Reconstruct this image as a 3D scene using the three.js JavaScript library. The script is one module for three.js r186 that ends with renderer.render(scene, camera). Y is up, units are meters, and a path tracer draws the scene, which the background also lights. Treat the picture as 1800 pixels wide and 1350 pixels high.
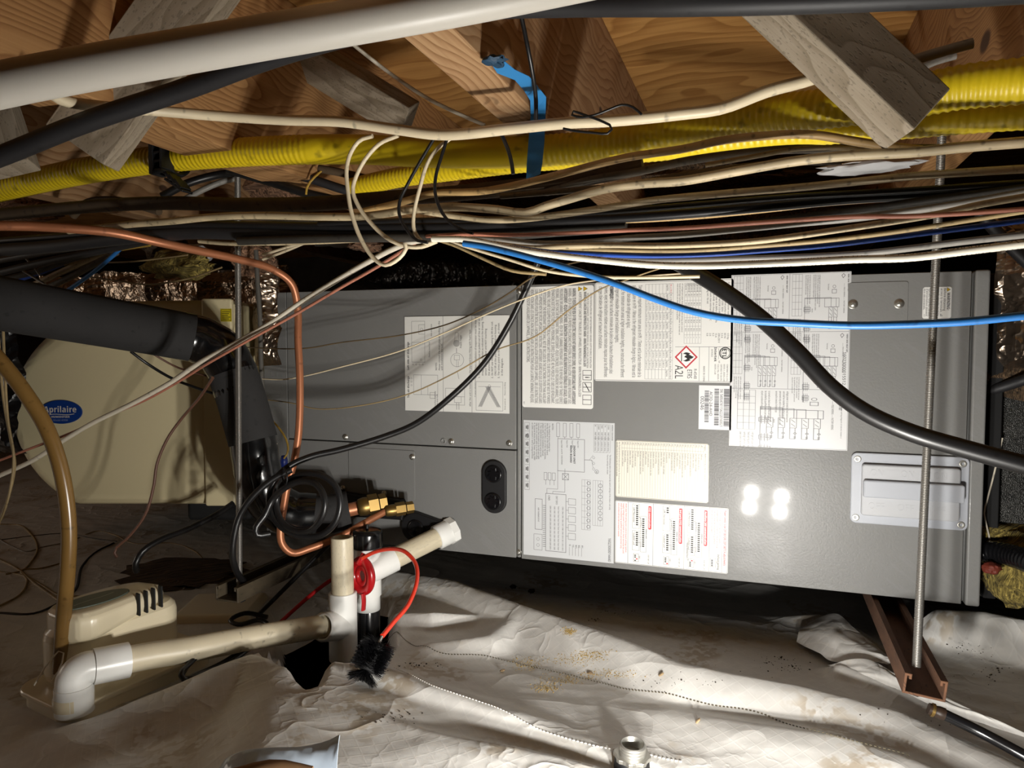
import * as THREE from 'three';
import { RoundedBoxGeometry } from 'three/addons/geometries/RoundedBoxGeometry.js';
import { mergeGeometries, toCreasedNormals } from 'three/addons/utils/BufferGeometryUtils.js';
import { RectAreaLightUniformsLib } from 'three/addons/lights/RectAreaLightUniformsLib.js';

// ------------------------------------------------------------------ camera, light, exposure
const scene = new THREE.Scene();
scene.background = new THREE.Color(0x000000);
const FOCAL = 1250, W = 1800, H = 1350;
const camera = new THREE.PerspectiveCamera(2 * Math.atan(H / 2 / FOCAL) * 180 / Math.PI, W / H, 0.02, 20);
camera.position.set(0, 0.5, 0);
camera.rotation.set(-0.05, 0.3386, 0, 'YXZ');
scene.add(camera);
camera.updateMatrixWorld(true);
const renderer = new THREE.WebGLRenderer({ antialias: true });
renderer.toneMapping = THREE.LinearToneMapping;
renderer.toneMappingExposure = 1.0;
renderer.shadowMap.enabled = true;
RectAreaLightUniformsLib.init();
const LAMP = { pos: [0.012, 0.14, -0.42], led: 0.019, nits: 1500, color: 0xfffbf4, aim: [-0.26, 0.36, -1.1] };

// ------------------------------------------------------------------ helpers: pixels of the photograph to metres
const V = (x, y, z) => new THREE.Vector3(x, y, z);
const ray = (px, py) => V((px - W / 2) / FOCAL, -(py - H / 2) / FOCAL, -1).applyEuler(camera.rotation);
const at = (px, py, d) => ray(px, py).multiplyScalar(d).add(camera.position);                       // at camera depth d
const onZ = (px, py, z) => { const r = ray(px, py); return r.multiplyScalar(z / r.z).add(camera.position); };
const onY = (px, py, y) => { const r = ray(px, py); return r.multiplyScalar((y - 0.5) / r.y).add(camera.position); };
const depthOf = (p) => p.clone().sub(camera.position).dot(ray(W / 2, H / 2));
let seed = 7;
const rnd = () => { seed = (seed * 1664525 + 1013904223) >>> 0; return seed / 4294967296; };
const lerp = (a, b, t) => a + (b - a) * t, clamp = (x, a = 0, b = 1) => Math.min(b, Math.max(a, x));
const sstep = (a, b, x) => { const t = clamp((x - a) / (b - a)); return t * t * (3 - 2 * t); };

// tileable value noise
const hash = (x, y, s) => { let h = Math.imul(x, 374761393) ^ Math.imul(y, 668265263) ^ Math.imul(s + 11, 2147483629); h = Math.imul(h ^ (h >>> 13), 1274126177); return ((h ^ (h >>> 16)) >>> 0) / 4294967296; };
function vn(x, y, px, py, s) {
  const ix = Math.floor(x), iy = Math.floor(y), fx = x - ix, fy = y - iy, u = fx * fx * (3 - 2 * fx), v = fy * fy * (3 - 2 * fy);
  const m = (a, p) => ((a % p) + p) % p;
  const x0 = m(ix, px), x1 = m(ix + 1, px), y0 = m(iy, py), y1 = m(iy + 1, py);
  return lerp(lerp(hash(x0, y0, s), hash(x1, y0, s), u), lerp(hash(x0, y1, s), hash(x1, y1, s), u), v);
}
function fbm(x, y, px, py, oct, s) { let a = 0.5, t = 0, n = 0; for (let i = 0; i < oct; i++) { t += a * vn(x, y, px, py, s + i); n += a; a *= 0.5; x *= 2; y *= 2; px *= 2; py *= 2; } return t / n; }
const noise = (x, y, s = 3, oct = 3) => fbm(x, y, 4096, 4096, oct, s) * 2 - 1;

function dataTex(w, h, fn, srgb = true) {
  const d = new Uint8Array(w * h * 4);
  for (let y = 0; y < h; y++) for (let x = 0; x < w; x++) { const c = fn(x / w, y / h), o = (y * w + x) * 4; d[o] = clamp(c[0]) * 255; d[o + 1] = clamp(c[1]) * 255; d[o + 2] = clamp(c[2]) * 255; d[o + 3] = 255; }
  const t = new THREE.DataTexture(d, w, h); t.wrapS = t.wrapT = THREE.RepeatWrapping; t.magFilter = THREE.LinearFilter; t.minFilter = THREE.LinearMipmapLinearFilter; t.generateMipmaps = true;
  if (srgb) t.colorSpace = THREE.SRGBColorSpace;
  t.needsUpdate = true; return t;
}
const rep = (t, u, v) => { const c = t.clone(); c.repeat.set(u, v); c.needsUpdate = true; return c; };
const hexc = (h) => [((h >> 16) & 255) / 255, ((h >> 8) & 255) / 255, (h & 255) / 255];
const mix3 = (a, b, t) => [lerp(a[0], b[0], t), lerp(a[1], b[1], t), lerp(a[2], b[2], t)];

// ------------------------------------------------------------------ scene graph helpers
const used = new Map(), OFF = new Map();
const numbered = (n) => { const k = used.get(n) || 0; used.set(n, k + 1); return k ? n + '_' + String(k).padStart(3, '0') : n; };
function tag(o, label, category, group, kind) { if (label) o.userData.label = label; if (category) o.userData.category = category; if (group) o.userData.group = group; if (kind) o.userData.kind = kind; return o; }
function thing(name, label, category, pos, group) {
  const g = new THREE.Group(); g.name = numbered(name); const p = pos.isVector3 ? pos : V(...pos); g.position.copy(p); OFF.set(g, p.clone()); scene.add(g);
  return tag(g, label, category, group);
}
function part(parent, name, geo, mat, label) {           // geometry in world metres, parent unrotated
  const off = OFF.get(parent); geo.translate(-off.x, -off.y, -off.z);
  const m = new THREE.Mesh(geo, mat); m.name = name; m.castShadow = m.receiveShadow = true; parent.add(m); OFF.set(m, off);
  if (label) m.userData.label = label; return m;
}
function solo(name, geo, mat, label, category, group, kind) { // one mesh standing for one thing
  geo.computeBoundingBox(); const b = geo.boundingBox, c = V((b.min.x + b.max.x) / 2, b.min.y, (b.min.z + b.max.z) / 2);
  geo.translate(-c.x, -c.y, -c.z); const m = new THREE.Mesh(geo, mat); m.name = numbered(name); m.position.copy(c); m.castShadow = m.receiveShadow = true; scene.add(m);
  OFF.set(m, c.clone()); return tag(m, label, category, group, kind);
}
const merge = (l) => mergeGeometries(l.map((g) => { const n = g.index ? g.toNonIndexed() : g; for (const k of Object.keys(n.attributes)) if (!['position', 'normal', 'uv'].includes(k)) n.deleteAttribute(k); if (!n.attributes.uv) n.setAttribute('uv', new THREE.BufferAttribute(new Float32Array(n.attributes.position.count * 2), 2)); return n; }));

// ------------------------------------------------------------------ shape helpers
// sweep: round or flat section along a smooth curve, uv in metres, closed ends
function sweep(pts, { r = 0.005, ry, step = 0.012, radial = 10, rf, up = V(0, 1, 0), tension = 0.5, twist = 0, close = false } = {}) {
  const curve = new THREE.CatmullRomCurve3(pts, close, 'centripetal', tension); curve.arcLengthDivisions = Math.max(200, pts.length * 30);
  const L = curve.getLength(), n = Math.max(4, Math.ceil(L / step));
  const P = curve.getSpacedPoints(n), pos = [], nor = [], uv = [], idx = [];
  let side = null;
  for (let i = 0; i <= n; i++) {
    const t = P[Math.min(n, i + 1)].clone().sub(P[Math.max(0, i - 1)]).normalize();
    if (!side) side = V().crossVectors(up, t).lengthSq() > 1e-4 ? V().crossVectors(up, t) : V().crossVectors(V(1, 0, 0), t);
    side.sub(t.clone().multiplyScalar(side.dot(t))).normalize();
    const nn = V().crossVectors(t, side).normalize(), s = i / n * L, k = rf ? rf(s, L) : 1, tw = twist * s;
    for (let j = 0; j <= radial; j++) {
      const a = j / radial * Math.PI * 2 + tw, c = Math.cos(a), d = Math.sin(a), ra = r * k, rb = (ry ?? r) * k;
      const off = side.clone().multiplyScalar(c * ra).add(nn.clone().multiplyScalar(d * rb));
      const nv = side.clone().multiplyScalar(c / ra).add(nn.clone().multiplyScalar(d / rb)).normalize();
      pos.push(P[i].x + off.x, P[i].y + off.y, P[i].z + off.z); nor.push(nv.x, nv.y, nv.z); uv.push(s, j / radial * Math.PI * 2 * r);
    }
  }
  for (let i = 0; i < n; i++) for (let j = 0; j < radial; j++) { const a = i * (radial + 1) + j, b = a + radial + 1; idx.push(a, a + 1, b, b, a + 1, b + 1); }
  if (!close) for (const e of [0, n]) {
    const t = (e ? P[n].clone().sub(P[n - 1]) : P[0].clone().sub(P[1])).normalize(), c0 = pos.length / 3;
    pos.push(P[e].x, P[e].y, P[e].z); nor.push(t.x, t.y, t.z); uv.push(0, 0);
    for (let j = 0; j <= radial; j++) { const q = (e * (radial + 1) + j) * 3; pos.push(pos[q], pos[q + 1], pos[q + 2]); nor.push(t.x, t.y, t.z); uv.push(0, 0); }
    for (let j = 0; j < radial; j++) e ? idx.push(c0, c0 + 1 + j, c0 + 2 + j) : idx.push(c0, c0 + 2 + j, c0 + 1 + j);
  }
  const g = new THREE.BufferGeometry(); g.setAttribute('position', new THREE.Float32BufferAttribute(pos, 3)); g.setAttribute('normal', new THREE.Float32BufferAttribute(nor, 3)); g.setAttribute('uv', new THREE.Float32BufferAttribute(uv, 2)); g.setIndex(idx);
  if (rf) { const keep = g.attributes.position.count; g.computeVertexNormals(); }
  return g;
}
// box with uv in metres, grain (v) along its longest side
function boxUV(w, h, d, bevel = 0) {
  const g = bevel ? new RoundedBoxGeometry(w, h, d, 2, bevel) : new THREE.BoxGeometry(w, h, d);
  const p = g.attributes.position, n = g.attributes.normal, uv = g.attributes.uv, dim = [w, h, d], long = dim.indexOf(Math.max(w, h, d)), o = rnd() * 3;
  for (let i = 0; i < p.count; i++) {
    const N = [Math.abs(n.getX(i)), Math.abs(n.getY(i)), Math.abs(n.getZ(i))], ax = N.indexOf(Math.max(...N)), q = [p.getX(i), p.getY(i), p.getZ(i)];
    const others = [0, 1, 2].filter((k) => k !== ax); let v = others.includes(long) ? long : others[1], u = others.find((k) => k !== v);
    uv.setXY(i, q[u] + o + ax * 0.37, q[v] + o);
  }
  return g;
}
function beam(p0, p1, w, t, roll, bevel = 0.0015) {      // board from p0 to p1; its wide face is turned from the camera by roll
  const a = p1.clone().sub(p0), L = a.length(); a.normalize(); const mid = p0.clone().add(p1).multiplyScalar(0.5);
  const v = camera.position.clone().sub(mid); v.sub(a.clone().multiplyScalar(v.dot(a))).normalize(); const s = V().crossVectors(a, v);
  const n = v.clone().multiplyScalar(Math.cos(roll)).add(s.clone().multiplyScalar(Math.sin(roll))), u = V().crossVectors(a, n);
  const g = boxUV(w, L, t, bevel); g.applyMatrix4(new THREE.Matrix4().makeBasis(u, a, n).setPosition(mid)); return g;
}
function lathe(prof, seg = 32) { return new THREE.LatheGeometry(prof.map(([r, y]) => new THREE.Vector2(r, y)), seg); }
function orient(g, from, dir) { g.applyQuaternion(new THREE.Quaternion().setFromUnitVectors(V(0, 1, 0), dir.clone().normalize())); g.translate(from.x, from.y, from.z); return g; }
function roundRect(x0, y0, x1, y1, r) { const s = new THREE.Shape(); s.moveTo(x0 + r, y0); s.lineTo(x1 - r, y0); s.absarc(x1 - r, y0 + r, r, -Math.PI / 2, 0); s.lineTo(x1, y1 - r); s.absarc(x1 - r, y1 - r, r, 0, Math.PI / 2); s.lineTo(x0 + r, y1); s.absarc(x0 + r, y1 - r, r, Math.PI / 2, Math.PI); s.lineTo(x0, y0 + r); s.absarc(x0 + r, y0 + r, r, Math.PI, Math.PI * 1.5); return s; }
function extrude(shape, depth, bevel = 0.001, z = 0, seg = 2, curveSegments = 14) { const g = new THREE.ExtrudeGeometry(shape, { depth: depth - 2 * bevel, bevelEnabled: bevel > 0, bevelThickness: bevel, bevelSize: bevel, bevelOffset: -bevel, bevelSegments: seg, curveSegments }); g.translate(0, 0, z + bevel); return g; }
function lump(c, sx, sy, sz, amp, freq, s, detail = 4, flat = false) {
  let g = new THREE.IcosahedronGeometry(1, detail); const p = g.attributes.position;
  for (let i = 0; i < p.count; i++) { const v = V(p.getX(i), p.getY(i), p.getZ(i)); const k = 1 + amp * (noise(v.x * freq + 50, v.y * freq + v.z * freq * 0.7 + 50, s, 4)) + amp * 0.6 * noise(v.z * freq * 2 + 90, v.x * freq - v.y * freq + 70, s + 5, 3); p.setXYZ(i, c.x + v.x * sx * k, c.y + v.y * sy * k, c.z + v.z * sz * k); }
  if (flat) g = g.index ? g.toNonIndexed() : g; g.computeVertexNormals(); 
  if (!flat) { g = toCreasedNormals(g, 1.2); }
  const q = g.attributes.position, uv = g.attributes.uv; for (let i = 0; i < q.count; i++) uv.setXY(i, q.getX(i) + q.getZ(i), q.getY(i) + q.getZ(i) * 0.3);
  return g;
}

// ------------------------------------------------------------------ materials
const std = (color, roughness = 0.6, o = {}) => new THREE.MeshStandardMaterial({ color, roughness, ...o });
const phys = (color, roughness = 0.4, o = {}) => new THREE.MeshPhysicalMaterial({ color, roughness, ...o });
function woodTex(light, dark, { rings = 22, warp = 0.7, fibre = 0.25, s = 1, knots = [], speck = 0, sharp = 3 } = {}) {
  const A = hexc(light), B = hexc(dark);
  return dataTex(512, 1024, (x, y) => {
    let k = 0, wx = x;
    for (const [kx, ky, kr] of knots) { const dx = x - kx, dy = (y - ky) * 1.6, d = Math.hypot(dx, dy); wx += dx * Math.exp(-(d * d) / (kr * kr * 9)) * 0.9; k = Math.max(k, 1 - sstep(kr * 0.55, kr, d)); }
    const wob = fbm(x * 3, y * 3, 3, 3, 3, s) * warp + fbm(x * 2, y * 12, 2, 12, 2, s + 9) * 0.06;
    const ph = (wx + wob) * rings, f = ph - Math.floor(ph), ring = Math.pow(f, sharp) * (f > 0.93 ? (1 - f) / 0.07 : 1);
    const fib = fbm(x * 128, y * 6, 128, 6, 3, s + 20) - 0.5, big = fbm(x * 3, y * 2, 3, 2, 3, s + 40) - 0.5;
    let c = mix3(A, B, clamp(ring * 0.85 + fib * fibre * 1.6 + big * 0.5 + 0.1));
    if (k) c = mix3(c, [B[0] * 0.45, B[1] * 0.4, B[2] * 0.4], k * 0.85);
    if (speck) { const q = fbm(x * 90, y * 160, 90, 160, 2, s + 60); if (q > 0.72) c = mix3(c, [0.12, 0.1, 0.08], speck); }
    return c;
  });
}
const plyMap = rep(woodTex(0xbc8c4e, 0x94642e, { rings: 9, warp: 0.9, fibre: 0.4, s: 3, sharp: 1.6 }), 1 / 0.5, 1 / 1.1);
const joistMap = rep(woodTex(0xae8c66, 0x805a36, { rings: 17, warp: 0.55, s: 12, knots: [[0.62, 0.3, 0.035], [0.3, 0.78, 0.05]], sharp: 2.5 }), 1 / 0.24, 1 / 0.6);
const joistMapB = rep(woodTex(0xae8454, 0x7c532c, { rings: 26, warp: 0.6, s: 33, knots: [[0.4, 0.55, 0.05]], sharp: 2.2 }), 1 / 0.24, 1 / 0.7);
const agedMap = rep(woodTex(0x978b79, 0x786b58, { rings: 7, warp: 1.0, fibre: 0.25, s: 55, speck: 0.18, sharp: 1.4 }), 1 / 0.14, 1 / 0.5);
const M = {
  ply: std(0xffffff, 0.75, { map: plyMap, bumpMap: plyMap, bumpScale: 0.0004 }),
  joist: std(0xffffff, 0.8, { map: joistMap, bumpMap: joistMap, bumpScale: 0.0004 }),
  joistB: std(0xffffff, 0.8, { map: joistMapB, bumpMap: joistMapB, bumpScale: 0.0004 }),
  aged: std(0xffffff, 0.85, { map: agedMap, bumpMap: agedMap, bumpScale: 0.0006 }),
};
// dust and scuffs over cable jackets
const dust = dataTex(512, 128, (x, y) => { const a = fbm(x * 40, y * 10, 40, 10, 3, 5), b = fbm(x * 10, y * 3, 10, 3, 3, 8); let v = 0.97 - 0.1 * b; if (a > 0.72) v -= (a - 0.72) * 1.2; return [v, v * 0.985, v * 0.955]; });
const dustHeavy = dataTex(512, 128, (x, y) => { const a = fbm(x * 56, y * 14, 56, 14, 3, 15), b = fbm(x * 12, y * 4, 12, 4, 3, 18); let v = 0.95 - 0.24 * b; if (a > 0.68) v -= (a - 0.68) * 1.5; v = Math.max(v, 0.4); return [v, v * 0.97, v * 0.9]; });
const cab = (color, rough = 0.5, heavy = 0) => std(color, rough, { map: rep(heavy ? dustHeavy : dust, 1 / 0.3, 1 / 0.08) });
Object.assign(M, {
  cream: cab(0xe9dcc0, 0.45), creamD: cab(0xd9cbb0, 0.55, 1), beige: cab(0xdcbb86, 0.5, 1), white: cab(0xe8e2d4, 0.4), greyC: cab(0x8d8b88, 0.5), greyD: cab(0x6f675c, 0.65, 1), greyDark: cab(0x3c3a38, 0.6, 1),
  black: cab(0x1b1b1d, 0.36), blackM: cab(0x26262a, 0.55), blackGloss: std(0x111113, 0.22), dusty: cab(0x5a4a38, 0.9, 1), salmon: cab(0xb97a66, 0.5), blue: cab(0x2f7fd4, 0.45), blueD: cab(0x2450b4, 0.42), brownWire: cab(0x6b4a3c, 0.5), tan: cab(0xb29f7a, 0.55, 1), tanDark: cab(0x6e5d42, 0.6, 1),
  yellow: phys(0xe9cf1e, 0.42, { map: rep(dust, 1 / 0.5, 1 / 0.11) }), yellowWire: cab(0xc9a64a, 0.5),
  pvc: std(0xcfcac0, 0.4), pvcOld: cab(0xe2d9c2, 0.42), pvcWhite: std(0xeeeeea, 0.3), red: phys(0xb3161c, 0.28, { clearcoat: 0.4 }), orange: phys(0xd8351d, 0.32, { clearcoat: 0.3 }),
  foam: cab(0x2f2f31, 0.9), tape: phys(0x0c0c0d, 0.2, { clearcoat: 0.5 }), copper: std(0xbd7c5a, 0.42, { metalness: 0.45, map: rep(dust, 1 / 0.4, 1 / 0.1) }), brass: std(0x8f7544, 0.4, { metalness: 0.9 }), zinc: std(0xb5b3ac, 0.38, { metalness: 0.9 }), rodMetal: std(0x8e8b86, 0.45, { metalness: 0.8 }),
  rubber: std(0x101012, 0.55), tankBeige: phys(0xd8cba4, 0.38, { clearcoat: 0.2, clearcoatRoughness: 0.3 }), pump: phys(0xe2d6b8, 0.28, { clearcoat: 0.3 }), paper: std(0xe6e6e2, 0.42), rust: std(0x7d4630, 0.8, { map: rep(dustHeavy, 8, 8), bumpMap: dustHeavy, bumpScale: 0.001 }), dirt: std(0x2a2017, 1), chip: std(0x8f7a5c, 0.9), sand: std(0xa98f55, 1),
  blueTape: std(0x2b7cb8, 0.6), dark: std(0x0b0b0c, 0.8), wax: std(0x55524c, 0.7), gal: std(0x2a2b2d, 0.42, { metalness: 0.3 }), cardboard: std(0x7a5a3a, 0.9),
});

// ------------------------------------------------------------------ setting: soil, walls, ceiling
{
  const struct = (name, geo, mat) => solo(name, geo, mat, null, null, null, 'structure');
  const soilMap = dataTex(512, 512, (x, y) => mix3([0.16, 0.12, 0.085], [0.33, 0.26, 0.19], fbm(x * 24, y * 24, 24, 24, 4, 77)));
  const wallMap = dataTex(256, 256, (x, y) => mix3([0.2, 0.19, 0.175], [0.33, 0.31, 0.29], fbm(x * 16, y * 16, 16, 16, 4, 71)));
  const soil = std(0xffffff, 1, { map: soilMap, bumpMap: soilMap, bumpScale: 0.01 }), wall = std(0xffffff, 0.95, { map: wallMap, bumpMap: wallMap, bumpScale: 0.003 });
  const bx = (w, h, d, x, y, z) => { const g = boxUV(w, h, d); g.translate(x, y, z); return g; };
  struct('floor', bx(5.8, 0.3, 5.2, -0.5, -0.27, -0.8), soil);
  struct('ceiling', (() => { const g = new THREE.BoxGeometry(5.8, 0.019, 5.2); const p = g.attributes.position, uv = g.attributes.uv; for (let i = 0; i < p.count; i++) uv.setXY(i, p.getZ(i), p.getX(i)); g.translate(-0.5, 0.9895, -0.8); return g; })(), M.ply);
  struct('wall_back', bx(5.8, 1.3, 0.2, -0.5, 0.35, -3.3), wall);
  struct('wall_front', bx(5.8, 1.3, 0.2, -0.5, 0.35, 1.7), wall);
  struct('wall_left', bx(0.2, 1.3, 5.2, -3.3, 0.35, -0.8), wall);
  struct('wall_right', bx(0.2, 1.3, 5.2, 2.3, 0.35, -0.8), wall);
}
// floor joists run away from the camera
for (const [x0, x1, m, label] of [
  [-0.272, -0.228, M.joist, 'pine floor joist with blue tape over its lower edge'],
  [-0.70, -0.625, M.joistB, 'thick pine floor joist above the ribbed yellow gas line clip'],
  [0.2, 0.245, M.joistB, 'pine floor joist at far right, behind the cut grey brace'],
  [-1.13, -1.085, M.joist, 'pine floor joist at the far left edge of the ceiling'],
]) { const g = boxUV(x1 - x0, 0.235, 4.3, 0.002); g.translate((x0 + x1) / 2, 0.8625, -1.05); solo('floor_joist', g, m, label, 'joist'); }
for (const [x0, x1, z, label] of [[-1.085, -0.70, -1.62, 'pine blocking board between joists, far left of the ceiling'], [-0.625, -0.272, -2.1, 'pine blocking board between joists deep behind the cables']]) { const g = boxUV(x1 - x0, 0.2, 0.04, 0.002); g.translate((x0 + x1) / 2, 0.87, z); solo('blocking_board', g, M.joistB, label, 'board'); }
// weathered diagonal braces
solo('diagonal_brace', beam(at(375, -60, 0.74), at(146, 262, 0.74), 0.065, 0.04, 0.42), M.aged, 'weathered grey diagonal brace at upper left crossing behind the white pipe', 'brace');
solo('diagonal_brace', beam(at(1290, -90, 0.56), at(1611, 212, 0.56), 0.047, 0.038, -0.72), M.aged, 'weathered grey diagonal brace with cut end in front of yellow gas lines', 'brace');
solo('diagonal_brace', beam(at(470, 60, 1.02), at(720, 212, 1.02), 0.05, 0.034, 0.5), M.aged, 'short weathered diagonal brace left of the taped joist', 'brace');
solo('diagonal_brace', beam(at(-20, 180, 0.8), at(20, 300, 0.8), 0.05, 0.034, 0.3), M.aged, 'narrow brace end at the extreme left edge below the white pipe', 'brace');
// ------------------------------------------------------------------ the air handler lying on its side
const FZ = -1.09, AX0 = -0.872, AX1 = 0.279, AY0 = 0.156, AY1 = 0.602;
const peel = dataTex(256, 256, (x, y) => { const v = fbm(x * 64, y * 64, 64, 64, 2, 91); return [v, v, v]; }, false);
const scuff = dataTex(1024, 512, (x, y) => { const a = fbm(x * 9, y * 9, 9, 9, 3, 21), b = fbm((x + y * 0.6) * 160, (x - y) * 8, 160, 8, 2, 23), c = fbm(x * 70, y * 40, 70, 40, 2, 27); let v = 0.98 + (a - 0.5) * 0.03; if (a > 0.62 && b > 0.62) v += (b - 0.62) * 0.4; return [v, v, v * 0.995]; });
M.paint = phys(0x7d7d7c, 0.38, { specularIntensity: 0.45, clearcoat: 0.1, clearcoatRoughness: 0.075, bumpMap: rep(peel, 1 / 0.12, 1 / 0.12), bumpScale: 0.00012, map: rep(scuff, 1 / 0.9, 1 / 0.45) });
M.paintEdge = phys(0x7b7b79, 0.4, { clearcoat: 0.4, clearcoatRoughness: 0.25 });
const ahu = thing('air_handler', 'grey metal air handler lying on its side under the cables, covered in labels', 'air handler', [(AX0 + AX1) / 2, AY0, FZ - 0.26]);
const plate = (x0, x1, y0, y1, z0, z1, bevel = 0.0012, r = 0) => {
  if (r) return extrude(roundRect(x0, y0, x1, y1, r), z1 - z0, bevel, z0);
  const g = boxUV(x1 - x0, y1 - y0, z1 - z0, bevel); const p = g.attributes.position, uv = g.attributes.uv; g.translate((x0 + x1) / 2, (y0 + y1) / 2, (z0 + z1) / 2);
  for (let i = 0; i < p.count; i++) uv.setXY(i, p.getX(i), p.getY(i)); return g;
};
const fx = (px, py) => onZ(px, py, FZ);
part(ahu, 'cabinet', plate(AX0, AX1 - 0.001, AY0 + 0.001, AY1 - 0.001, FZ - 0.53, FZ - 0.01, 0.002), M.paintEdge);
const seamX0 = fx(907, 740).x, seamX1 = fx(917, 740).x, splitY = fx(760, 784).y, coilX0 = fx(506, 700).x, flX = fx(1704, 700).x;
part(ahu, 'end_flange', plate(AX0, coilX0 - 0.0015, AY0, AY1, FZ - 0.02, FZ - 0.0005), M.paint);
part(ahu, 'coil_panel', plate(coilX0, seamX0, splitY + 0.001, AY1, FZ - 0.014, FZ), M.paint);
part(ahu, 'connection_panel', plate(coilX0, seamX0, AY0, splitY - 0.001, FZ - 0.014, FZ), M.paint);
part(ahu, 'seam_post', plate(seamX0 + 0.001, seamX1 - 0.003, AY0, AY1, FZ - 0.016, FZ - 0.004), M.paintEdge);
part(ahu, 'blower_panel', plate(seamX1, flX - 0.002, AY0, AY1, FZ - 0.016, FZ + 0.001), M.paint);
part(ahu, 'end_flange', plate(flX + 0.002, AX1, AY0 - 0.001, AY1 + 0.001, FZ - 0.03, FZ + 0.003, 0.003), M.paint);
{ const a = fx(613, 786), b = fx(730, 880); part(ahu, 'service_plate', plate(a.x, b.x, b.y, a.y, FZ - 0.001, FZ + 0.0014, 0.0006, 0.004), M.paint); }
{ const a = fx(1490.5, 497), b = fx(1595, 575); const k = part(ahu, 'knockout_plate', plate(a.x, b.x, b.y, a.y, FZ, FZ + 0.0022, 0.0008, 0.004), M.paint); }
// embossed lettering down the end flange, worn almost flat

// screws
const screwGeo = (c, r = 0.0046) => { const l = [orient(lathe([[0, 0.0034], [r * 0.45, 0.0032], [r * 0.85, 0.0022], [r, 0.0006], [r * 1.25, 0.0006], [r * 1.25, 0]], 16), c, V(0, 0, 1))]; for (const k of [0.5, 2.07]) { const b = new THREE.BoxGeometry(r * 1.1, 0.0009, 0.0012); b.rotateZ(k); b.translate(c.x, c.y, c.z + 0.0034); l.push(b); } return merge(l); };
for (const [px, py] of [[607, 768], [725, 803], [793, 776], [895, 779], [603, 858], [676, 867], [911, 512], [910, 972], [1499, 535], [1580, 534]]) { const c = fx(px, py); c.z = FZ + (px > 1490 ? 0.0022 : px < 735 && px > 615 ? 0.0012 : px > 905 && px < 915 ? -0.004 : 0); part(ahu, 'screw', screwGeo(c, px > 1490 ? 0.0052 : 0.0042), M.zinc); }
{ const c = fx(618, 783), e = fx(780, 775); for (const k of [c, e]) part(ahu, 'screw_boss', orient(lathe([[0.0026, 0.001], [0.0036, 0.0018], [0.0048, 0.0012], [0.005, 0]], 18), k, V(0, 0, 1)), M.paintEdge); }
// double knockout grommet
{
  const c = fx(870, 855), a = fx(870, 832), b = fx(869, 880), r = 0.0215, hh = 0.0225;
  const st = roundRect(c.x - r, c.y - hh - r, c.x + r, c.y + hh + r, r - 0.0001);
  const g = part(ahu, 'wire_grommet', extrude(st, 0.006, 0.002, FZ, 3, 20), M.rubber, 'black oval grommet with two plugs');
  for (const k of [a, b]) {
    const p = orient(lathe([[0.0145, 0], [0.0145, 0.003], [0.0125, 0.0042], [0.0115, 0.003], [0, 0.003]], 28), V(k.x, k.y, FZ + 0.005), V(0, 0, 1));
    const star = new THREE.Shape(); for (let i = 0; i < 16; i++) { const q = i / 16 * Math.PI * 2, rr = i % 2 ? 0.0105 : 0.0062; i ? star.lineTo(k.x + Math.cos(q) * rr, k.y + Math.sin(q) * rr) : star.moveTo(k.x + rr, k.y); }
    part(g, 'plug', merge([p, extrude(star, 0.0025, 0.0004, FZ + 0.0075, 1, 4)]), M.blackGloss);
  }
}
// valve bracket, brass flare fittings
{
  const c0 = fx(622, 884), c1 = fx(718, 890);
  const sh = new THREE.Shape(); const q = [[600, 862], [640, 868], [665, 868], [690, 874], [712, 876], [719, 890], [714, 911], [640, 906], [600, 905]].map(([x, y]) => fx(x, y)); q.forEach((p, i) => i ? sh.lineTo(p.x, p.y) : sh.moveTo(p.x, p.y));
  part(ahu, 'valve_bracket', extrude(sh, 0.016, 0.002, FZ), M.rubber);
  const hex = (c, r, len, dir) => { const g = new THREE.CylinderGeometry(r, r, len, 6, 1).toNonIndexed(); g.computeVertexNormals(); return orient(g, c.clone().add(dir.clone().multiplyScalar(len / 2)), dir); };
  const fit = (p, dir, r) => { const d = dir.clone().normalize(); const at2 = (k) => p.clone().add(d.clone().multiplyScalar(k)); return merge([orient(lathe([[r * 0.62, 0], [r * 0.9, 0.003], [r, 0.012], [r * 0.95, 0.02]], 20), at2(0), d), hex(at2(0.018), r * 1.15, 0.016, d), hex(at2(0.036), r * 1.0, 0.012, d)]); };
  const d1 = V(0.62, 0.06, -0.55), d2 = V(0.6, 0.1, -0.5);
  const a = at(676, 899, 1.165), b = at(628, 893, 1.165);
  part(ahu, 'flare_fitting', fit(a, d1, 0.0098), M.brass, 'small brass flare nut'); part(ahu, 'flare_fitting', fit(b, d2, 0.0155), M.brass, 'large brass flare nut');
  for (const [px, py] of [[655, 878], [707, 892]]) { const k = fx(px, py); k.z = FZ + 0.017; part(ahu, 'bracket_screw', screwGeo(k, 0.0055), M.zinc); }
}
// oval drain grommet
{
  const a = fx(735, 925), b = fx(768, 937); const ang = Math.atan2(b.y - a.y, b.x - a.x); const c = a.clone().add(b).multiplyScalar(0.5), r = 0.026, L = 0.0195 + r;
  const g = merge([extrude(roundRect(-L, -r, L, r, r - 0.0001), 0.012, 0.003, 0, 3, 20)]); g.rotateZ(ang); g.translate(c.x, c.y, FZ);
  const dg = part(ahu, 'drain_grommet', g, M.rubber, 'black oval grommet around the drain pipe');
  const k = fx(737, 926); part(dg, 'drain_plug', orient(lathe([[0.015, 0], [0.015, 0.004], [0.01, 0.005], [0.008, 0.002], [0, 0.002]], 24), V(k.x, k.y, FZ + 0.011), V(0, 0, 1)), M.blackGloss);
}
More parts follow.
